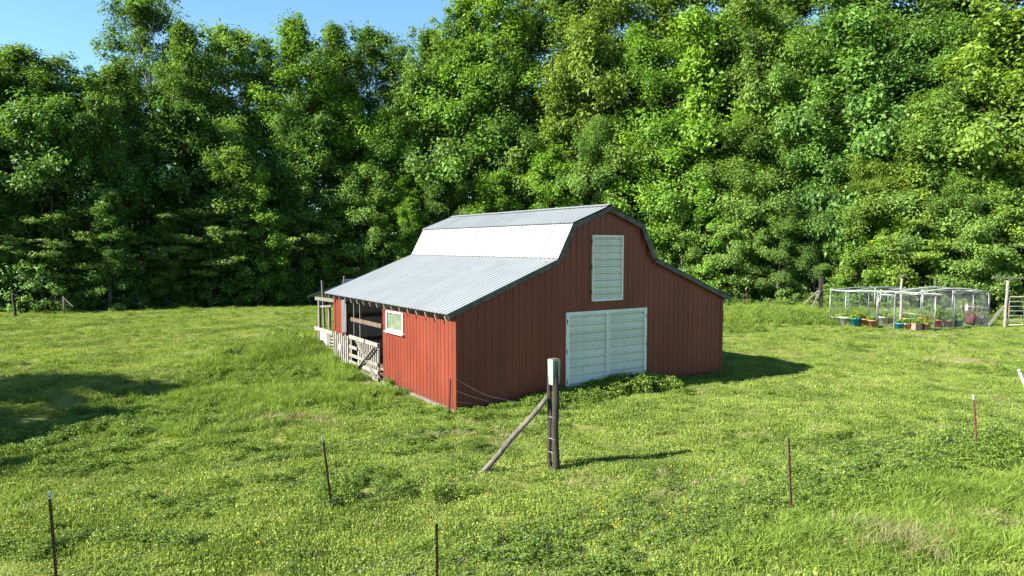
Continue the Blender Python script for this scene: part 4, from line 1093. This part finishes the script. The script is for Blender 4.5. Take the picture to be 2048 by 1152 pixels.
# edge trees, lower
for px, ty, k, c in ((-60, 330, 'broad', 'dark'), (30, 360, 'vine', 'dark'), (130, 430, 'layer', 'olive'), (215, 390, 'vine', 'dark'), (255, 470, 'layer', 'green'), (330, 430, 'vine', 'green'), (345, 470, 'layer', 'olive'), (415, 420, 'layer', 'green'), (470, 300, 'vine', 'green'), (515, 345, 'vine', 'fresh'), (570, 430, 'layer', 'olive'), (600, 340, 'vine', 'green'), (665, 440, 'vine', 'green'), (690, 480, 'layer', 'fresh'), (760, 430, 'vine', 'green'), (820, 400, 'vine', 'fresh'), (1360, 400, 'vine', 'green'), (1410, 365, 'vine', 'fresh'), (1475, 385, 'broad', 'green'), (1560, 420, 'broad', 'green'), (1640, 430, 'broad', 'green'), (1720, 440, 'broad', 'fresh'), (1800, 420, 'broad', 'fresh'), (1870, 430, 'layer', 'yellow'), (1930, 360, 'broad', 'green'), (1990, 380, 'broad', 'green'), (2060, 330, 'broad', 'pale')):
    put_tree(k, px, ty, ex(px) + rt.uniform(-.3, 1.6), rt.uniform(.95, 1.2) if k != 'broad' else rt.uniform(1.0, 1.25), c)
for px in range(-60, 700, 30): put_shrub(px + rt.uniform(-12, 12), 0, rt.uniform(.7, 1.4), rt.choice(['dark', 'green', 'dark']), Y=ex(px) + rt.uniform(.2, 2.0))
for px in range(1350, 2120, 46): put_shrub(px + rt.uniform(-14, 14), 0, rt.uniform(.7, 1.2), rt.choice(['green', 'green', 'dark', 'fresh']), Y=ex(px) + rt.uniform(-.3, 1.5))
# the wood goes on round the left of the pasture and throws its shade into the yard
def put_out(kind, x, y, H, w=1.0, lab='low broad tree standing beyond the shaded bank of the yard'):
    tm, cm = PROTO[kind][0]; o = thing('broadleaf_tree', lab, 'tree', G(x, y), rt.uniform(0, 6), 'trees beside the yard'); s = H / NOM[kind]; o.scale = (s * w, s * w, s)
    link('trunk', tm, o); link('crown', cm, o)
put_out('broad', -23.4, 15.3, 8.2, 1.2); put_out('broad', -22.2, 12.2, 8.0, 1.25); put_out('broad', -26.5, 13.2, 8.5, 1.1); put_out('broad', -20.2, 9.3, 6.6, 1.1)

# ------------------------------------------------------------------ grass and weeds: tufts set out over the pasture
def blades(n, rad, h, w, seed, lean=.35, tint=(.2, .8)):
    g = np.random.default_rng(seed)
    a = g.random(n) * 6.283; r = rad * np.sqrt(g.random(n)); P = np.stack([r * np.cos(a), r * np.sin(a), np.zeros(n)], 1)
    H_ = h * (.55 + .75 * g.random(n)); b = g.random(n) * 6.283; ln = H_ * lean * (.4 + 1.2 * g.random(n))
    D = np.stack([np.cos(b), np.sin(b), np.zeros(n)], 1); f = g.random(n) * 6.283; S = np.stack([np.cos(f), np.sin(f), np.zeros(n)], 1) * (w * (.7 + .6 * g.random(n)))[:, None]
    up = np.array([0, 0, 1.0])
    V = np.empty((n, 5, 3)); V[:, 0] = P - S * .5 - up * .02; V[:, 1] = P + S * .5 - up * .02
    m = P + D * (ln * .35)[:, None] + up * (H_ * .6)[:, None]; V[:, 2] = m + S * .42; V[:, 3] = m - S * .42; V[:, 4] = P + D * ln[:, None] + up * (H_ * .93)[:, None]
    i = np.arange(n) * 5
    F = np.concatenate([np.stack([i, i + 1, i + 2], 1), np.stack([i, i + 2, i + 3], 1), np.stack([i + 3, i + 2, i + 4], 1)])
    T = np.repeat(tint[0] + (tint[1] - tint[0]) * g.random(n), 5)
    return V.reshape(-1, 3), F, T
def merge(parts):
    Vs, Fs, Ts = [], [], []; o = 0
    for V, F, T in parts: Vs.append(V); Fs.append(F + o); Ts.append(T); o += len(V)
    return np.concatenate(Vs), np.concatenate(Fs), np.concatenate(Ts)
def clover(n, rad, h, size, seed, tint=.5):
    g = np.random.default_rng(seed); a = g.random(n) * 6.283; r = rad * np.sqrt(g.random(n))
    C = np.stack([r * np.cos(a), r * np.sin(a), h * (.3 + .7 * g.random(n)) * (1 - .5 * (r / rad) ** 2)], 1)
    return leaves(C, .03, 1, size, squash=.5, up=1.0, outw=.1, rnd=.45, seed=seed, aspect=.8, tint_c=tint)
def weedplant(hh, rad, n, size, seed, tint=.5):
    g = np.random.default_rng(seed); a = g.random(n) * 6.283; u = g.random(n); r = rad * np.sqrt(g.random(n)) * (1 - .35 * u)
    C = np.stack([r * np.cos(a), r * np.sin(a), hh * (.15 + .85 * u * (1 - .45 * (r / rad) ** 2))], 1)
    return leaves(C, size * .9, 3, size, squash=.6, up=.75, outw=.35, rnd=.5, seed=seed, aspect=.62, tint_c=tint)
def lib(name, meshes):
    c = bpy.data.collections.new(name)
    for i, me in enumerate(meshes): c.objects.link(bpy.data.objects.new('%s_%02d' % (name, i), me))
    return c
def scatter(name, label, pts, rot, scl, pick, col_, m):
    me = bpy.data.meshes.new(name); n = len(pts)
    me.vertices.add(n); me.vertices.foreach_set('co', np.ascontiguousarray(pts, np.float32).ravel())
    for nm, ty, key, data in (('rot', 'FLOAT_VECTOR', 'vector', rot), ('scl', 'FLOAT_VECTOR', 'vector', scl), ('pick', 'INT', 'value', pick)):
        at = me.attributes.new(nm, ty, 'POINT'); at.data.foreach_set(key, np.ascontiguousarray(data, np.int32 if ty == 'INT' else np.float32).ravel())
    me.materials.append(m); o = link(name, me); tag(o, label, None, None, 'stuff')
    ng = bpy.data.node_groups.new(name + '_nodes', 'GeometryNodeTree')
    ng.interface.new_socket('Geometry', in_out='INPUT', socket_type='NodeSocketGeometry'); ng.interface.new_socket('Geometry', in_out='OUTPUT', socket_type='NodeSocketGeometry')
    N = ng.nodes; gi = N.new('NodeGroupInput'); go = N.new('NodeGroupOutput'); ip = N.new('GeometryNodeInstanceOnPoints'); ci = N.new('GeometryNodeCollectionInfo')
    ci.inputs['Collection'].default_value = col_; ci.inputs['Separate Children'].default_value = True; ci.inputs['Reset Children'].default_value = True
    def attr(nm, ty):
        a = N.new('GeometryNodeInputNamedAttribute'); a.data_type = ty; a.inputs['Name'].default_value = nm; return a.outputs['Attribute']
    ip.inputs['Pick Instance'].default_value = True
    ng.links.new(gi.outputs[0], ip.inputs['Points']); ng.links.new(ci.outputs[0], ip.inputs['Instance'])
    ng.links.new(attr('pick', 'INT'), ip.inputs['Instance Index'])
    er = N.new('FunctionNodeEulerToRotation'); ng.links.new(attr('rot', 'FLOAT_VECTOR'), er.inputs[0]); ng.links.new(er.outputs[0], ip.inputs['Rotation'])
    ng.links.new(attr('scl', 'FLOAT_VECTOR'), ip.inputs['Scale']); ng.links.new(ip.outputs[0], go.inputs[0])
    md = o.modifiers.new('tufts', 'NODES'); md.node_group = ng
    return o
def seed_points(y0, y1, dens, margin=3.0, slope_=.76):
    area = 0; out = []
    ysz = np.arange(y0, y1, 1.0)
    for y in ysz:
        w_ = slope_ * (y + 1) + margin; n = int(2 * w_ * dens)
        out.append(np.stack([rng.uniform(-w_, w_, n), rng.uniform(y, y + 1, n)], 1))
    P = np.concatenate(out); return P
def keep_out(P, extra=0.0):
    u, v = barn_uv(P[:, 0], P[:, 1])
    k = ~((u > -.06 - extra) & (u < BW + .04 + extra) & (v > -.06 - extra) & (v < BL + .05 + extra))
    k &= P[:, 1] < edge_y(P[:, 0]) + 1.5
    for (cx, cy, rx, ry, rz) in BARE:
        dx, dy = P[:, 0] - cx, P[:, 1] - cy
        lx = dx * math.cos(rz) + dy * math.sin(rz); ly = -dx * math.sin(rz) + dy * math.cos(rz)
        e = (lx / rx) ** 2 + (ly / ry) ** 2
        k &= ~((e < .85 + .7 * (vnoise(P[:, 0] * 3, P[:, 1] * 3, 9) - .5)) & (rng.random(len(P)) < .94))
    return P[k]
def place(P, dz=-.01):
    return np.concatenate([P, (terr(P[:, 0], P[:, 1]) + dz)[:, None]], 1)

turf = lib('turf', [np_mesh('turf', *merge([blades(190, .34, .066, .010, 300 + i), clover(150 if i % 2 else 80, .34, .065, .032, 320 + i, .5)])[:2], M['grass'], merge([blades(190, .34, .066, .010, 300 + i), clover(150 if i % 2 else 80, .34, .065, .032, 320 + i, .5)])[2]) for i in range(6)])
P = np.concatenate([seed_points(4, 15, 17), seed_points(15, 28, 12), seed_points(28, 58, 7)])
P = keep_out(P)
n1 = fbm(P[:, 0] / 1.3, P[:, 1] / 1.3, 41); n2 = vnoise(P[:, 0] / .5, P[:, 1] / .5, 43)
far = smooth(20, 40, P[:, 1])
hs_ = (.55 + 1.0 * smooth(.35, .75, n1) + .5 * smooth(.55, .9, n2)) * (1 - .35 * far)
wd = .95 + .35 * far + .25 * rng.random(len(P))
S = np.stack([wd, wd, hs_ * (.8 + .4 * rng.random(len(P)))], 1)
Rr = np.stack([rng.normal(size=len(P)) * .06, rng.normal(size=len(P)) * .06, rng.random(len(P)) * 6.283], 1)
scatter('grass', 'short mottled pasture grass and clover around the barn', place(P), Rr, S, rng.integers(0, 6, len(P)), turf, M['grass'])

# where rough growth stands: (px, py, spread in metres, count, height)
def blobs(lst, kn=1.0, ks=1.0, kh=1.0):
    Ps, Hs = [], []
    for px, py, sx, sy, n, h in lst:
        if py > 770: n = int(n * kn); sx *= ks; sy *= ks; h *= kh
        c = ground(px, py); q = np.stack([c.x + rng.normal(size=n) * sx, c.y + rng.normal(size=n) * sy], 1); Ps.append(q)
        Hs.append(np.full(n, h))
    return np.concatenate(Ps), np.concatenate(Hs)
def filt(P, H_, extra=0.0):
    Q = np.concatenate([P, H_[:, None]], 1); Q = keep_out(Q, extra); return Q[:, :2], Q[:, 2]
# long bright grass on the bank and in drifts
tallg = lib('long_grass', [np_mesh('long_grass', *blades(120, .20, .36, .012, 400 + i, .45, (.25, .95))[:2], M['long_grass'], blades(120, .20, .36, .012, 400 + i, .45, (.25, .95))[2]) for i in range(4)])
lg = [(640, 712, .7, .9, 150, 1.25), (600, 728, .8, .9, 170, 1.1), (555, 745, .9, .8, 150, .9), (500, 752, .9, .7, 110, .7), (470, 800, 1.3, .6, 170, .7), (560, 800, 1.3, .6, 190, .75), (640, 790, .9, .6, 130, .7), (420, 825, 1.0, .5, 110, .6), (690, 760, .4, .4, 40, .7), (350, 850, 1.0, .5, 80, .5), (665, 690, .5, .5, 60, 1.2),
      (1600, 625, 3.0, 2.2, 260, 1.2), (1500, 640, 2.0, 1.5, 160, 1.0), (1560, 600, 3.0, 2.0, 150, 1.3), (1700, 615, 2.6, .7, 70, .8), (1900, 625, 4.5, 1.6, 240, .9), (2020, 625, 3.0, 2.0, 140, .8),
      (1880, 1010, 1.0, .5, 90, .55), (2000, 990, 1.0, .5, 90, .6), (1760, 1060, .9, .4, 80, .5), (1960, 1090, .8, .4, 80, .55), (1640, 1110, .8, .3, 60, .45)]
P, Hh = blobs(lg); P, Hh = filt(P, Hh, .12)
Q = keep_out(seed_points(5, 50, .55), .1); Q = Q[(fbm(Q[:, 0] / 1.6, Q[:, 1] / 1.6, 61) > .56)]
P = np.concatenate([P, Q]); Hh = np.concatenate([Hh, .38 + .25 * rng.random(len(Q))])
w_ = .8 + .5 * rng.random(len(P)); S = np.stack([w_, w_, Hh * (.7 + .6 * rng.random(len(P)))], 1)
Rr = np.stack([rng.normal(size=len(P)) * .12, rng.normal(size=len(P)) * .12, rng.random(len(P)) * 6.283], 1)
scatter('long_grass', 'drifts of long bright green grass on the bank by the barn and in the field', place(P), Rr, S, rng.integers(0, 4, len(P)), tallg, M['long_grass'])
# leafy weeds
weeds = lib('weeds', [np_mesh('weeds', *weedplant(.34, .28, 100, .048, 500 + i, .5)[:2], M['weed'], weedplant(.34, .28, 100, .048, 500 + i, .5)[2]) for i in range(4)])
wl = [(640, 748, .5, .4, 24, .9), (560, 768, .8, .45, 30, .9), (480, 790, .9, .45, 50, .9), (390, 812, .9, .45, 50, .9), (300, 832, .9, .45, 55, .9), (210, 855, .9, .45, 55, .9), (110, 880, .9, .45, 50, .9), (545, 742, .5, .35, 26, 1.1), (640, 705, .7, .6, 50, 1.3), (590, 720, .6, .5, 34, 1.1), (500, 705, .4, .3, 14, .8), (735, 800, .35, .3, 10, .5), (860, 830, .7, .25, 26, .6), (780, 825, .9, .3, 34, .75), (720, 745, .3, .2, 14, 1.0), (768, 775, .18, .15, 10, 1.0), (790, 785, .25, .15, 12, .8), (850, 895, .6, .25, 24, .7), (900, 865, .6, .25, 22, .6), (760, 985, .6, .22, 34, .9), (720, 960, .4, .2, 16, .6), (430, 905, .8, .3, 34, .7), (480, 895, .5, .2, 18, .6), (620, 960, .5, .25, 20, .6), (650, 1005, .3, .15, 14, .6), (235, 850, .8, .4, 34, .8), (140, 935, .5, .2, 26, .8), (60, 900, .9, .5, 40, .7), (180, 820, .9, .5, 40, .7), (330, 1010, .5, .2, 20, .6), (210, 1090, .6, .2, 26, .7), (60, 1110, .5, .2, 20, .7), (430, 1030, .4, .2, 16, .6), (960, 945, .22, .12, 9, .5), (1060, 860, .5, .25, 20, .5), (930, 838, .4, .1, 12, .7), (1000, 830, .5, .1, 14, .7),
      (1090, 1105, .5, .2, 30, .8), (1000, 1130, .5, .15, 20, .6), (1230, 1060, .6, .25, 26, .6), (1180, 1140, .5, .15, 22, .6), (1330, 1050, .5, .2, 16, .5), (1420, 1000, .6, .2, 16, .5), (1600, 1015, .5, .2, 30, .8), (1690, 980, .7, .3, 44, .9), (1790, 950, .7, .3, 44, .9), (1860, 925, .6, .3, 40, 1.0), (1960, 905, .7, .3, 44, 1.0), (2030, 895, .8, .4, 50, 1.2), (1500, 1030, .6, .2, 26, .6), (1420, 1075, .6, .2, 26, .6), (1700, 900, .9, .4, 40, .6), (1620, 880, 1.0, .4, 40, .5), (1850, 850, 1.2, .5, 44, .5), (1990, 850, 1.2, .5, 44, .6), (1960, 745, 1.0, .4, 16, .6), (1900, 1000, .8, .3, 26, .5), (1560, 920, .8, .3, 20, .5),
      (1590, 640, 2.2, 1.0, 110, 1.5), (1620, 648, .9, .5, 40, 1.0), (1500, 630, 1.8, 1.5, 90, 1.3), (1600, 605, 2.4, 1.6, 120, 1.9), (1540, 645, 1.6, .7, 60, 1.0), (1480, 660, .8, .6, 24, .9), (1940, 640, 1.5, .8, 40, 1.2), (1780, 640, 2.5, 1.2, 50, .8)]
P, Hh = blobs(wl, .6, 1.25, .85); P, Hh = filt(P, Hh, .05)
us = rng.uniform(2.0, 7.6, 290); k = np.interp(us, [2, 3.2, 4.3, 5.5, 6.7, 7.6], [.6, .85, .9, 1.2, 1.25, .6]); vs_ = -.22 - np.abs(rng.normal(size=290)) * .34
B = np.array([tuple(bpt(a, b)[:2]) for a, b in zip(us, vs_)]); P = np.concatenate([P, B]); Hh = np.concatenate([Hh, k * 1.15])
us = rng.uniform(.0, BW, 90); vs_ = -.2 - np.abs(rng.normal(size=90)) * .15
B = np.array([tuple(bpt(a, b)[:2]) for a, b in zip(us, vs_)]); P = np.concatenate([P, B]); Hh = np.concatenate([Hh, np.full(90, .5)])
Q = keep_out(seed_points(5, 46, 1.1), .1); Q = Q[(fbm(Q[:, 0] / 1.1, Q[:, 1] / 1.1, 71) > .57)]
P = np.concatenate([P, Q]); Hh = np.concatenate([Hh, .30 + .4 * rng.random(len(Q)) ** 2])
w_ = (.55 + .45 * Hh) * (.75 + .5 * rng.random(len(P))); S = np.stack([w_, w_, Hh * (.75 + .5 * rng.random(len(P)))], 1)
Rr = np.stack([rng.normal(size=len(P)) * .1, rng.normal(size=len(P)) * .1, rng.random(len(P)) * 6.283], 1)
scatter('weeds', 'low broad-leaved weeds clumped along the barn, fence and bank', place(P), Rr, S, rng.integers(0, 4, len(P)), weeds, M['weed'])
# dry straw tufts and small yellow flowers
dry = lib('dry_grass', [np_mesh('dry_grass', *blades(60, .16, .20, .009, 600 + i, .7)[:2], M['dry_grass'], blades(60, .16, .20, .009, 600 + i, .7)[2]) for i in range(3)])
P, Hh = blobs([(1790, 1075, .35, .2, 22, 1.2), (1840, 1105, .3, .15, 16, 1.1), (1960, 1050, .4, .2, 18, 1.0), (1690, 1090, .3, .15, 10, .8), (500, 835, .9, .3, 26, .6), (620, 845, .7, .3, 18, .6), (1000, 870, 1.0, .4, 24, .5), (1300, 960, 1.2, .4, 24, .4), (1430, 880, 1.2, .5, 24, .4), (820, 985, .7, .3, 18, .4), (1925, 724, .8, .4, 24, .7), (1840, 672, 1.2, .4, 20, .6), (300, 690, 4, 1.5, 30, .5), (1700, 760, 2.0, 1.0, 26, .4)])
Q = keep_out(seed_points(5, 40, .35)); Q = Q[fbm(Q[:, 0] / 2, Q[:, 1] / 2, 81) > .52]; P = np.concatenate([P, Q]); Hh = np.concatenate([Hh, np.full(len(Q), .5)])
w_ = .7 + .6 * rng.random(len(P)); S = np.stack([w_, w_, Hh * (.7 + .6 * rng.random(len(P)))], 1); Rr = np.stack([rng.normal(size=len(P)) * .15, rng.normal(size=len(P)) * .15, rng.random(len(P)) * 6.283], 1)
scatter('dry_grass', 'dry straw-coloured tufts scattered in the green pasture', place(P), Rr, S, rng.integers(0, 3, len(P)), dry, M['dry_grass'])
flw = lib('flowers', [np_mesh('flowers', *clover(5, .12, .14, .028, 700 + i)[:2], M['flower'], clover(5, .12, .14, .028, 700 + i)[2]) for i in range(2)])
P, Hh = blobs([(1210, 1050, .6, .3, 16, 1), (990, 1070, .6, .2, 10, 1), (1300, 1030, .5, .2, 8, 1), (1480, 1030, 1.2, .4, 14, 1), (1650, 940, 1.5, .6, 14, 1), (560, 1040, 1.5, .5, 12, 1), (1200, 960, 2, .6, 14, 1)])
S = np.ones((len(P), 3)); Rr = np.stack([P[:, 0] * 0, P[:, 0] * 0, rng.random(len(P)) * 6.283], 1)
scatter('wild_flowers', 'tiny yellow wild flowers dotted in the foreground grass', place(P), Rr, S, rng.integers(0, 2, len(P)), flw, M['flower'])
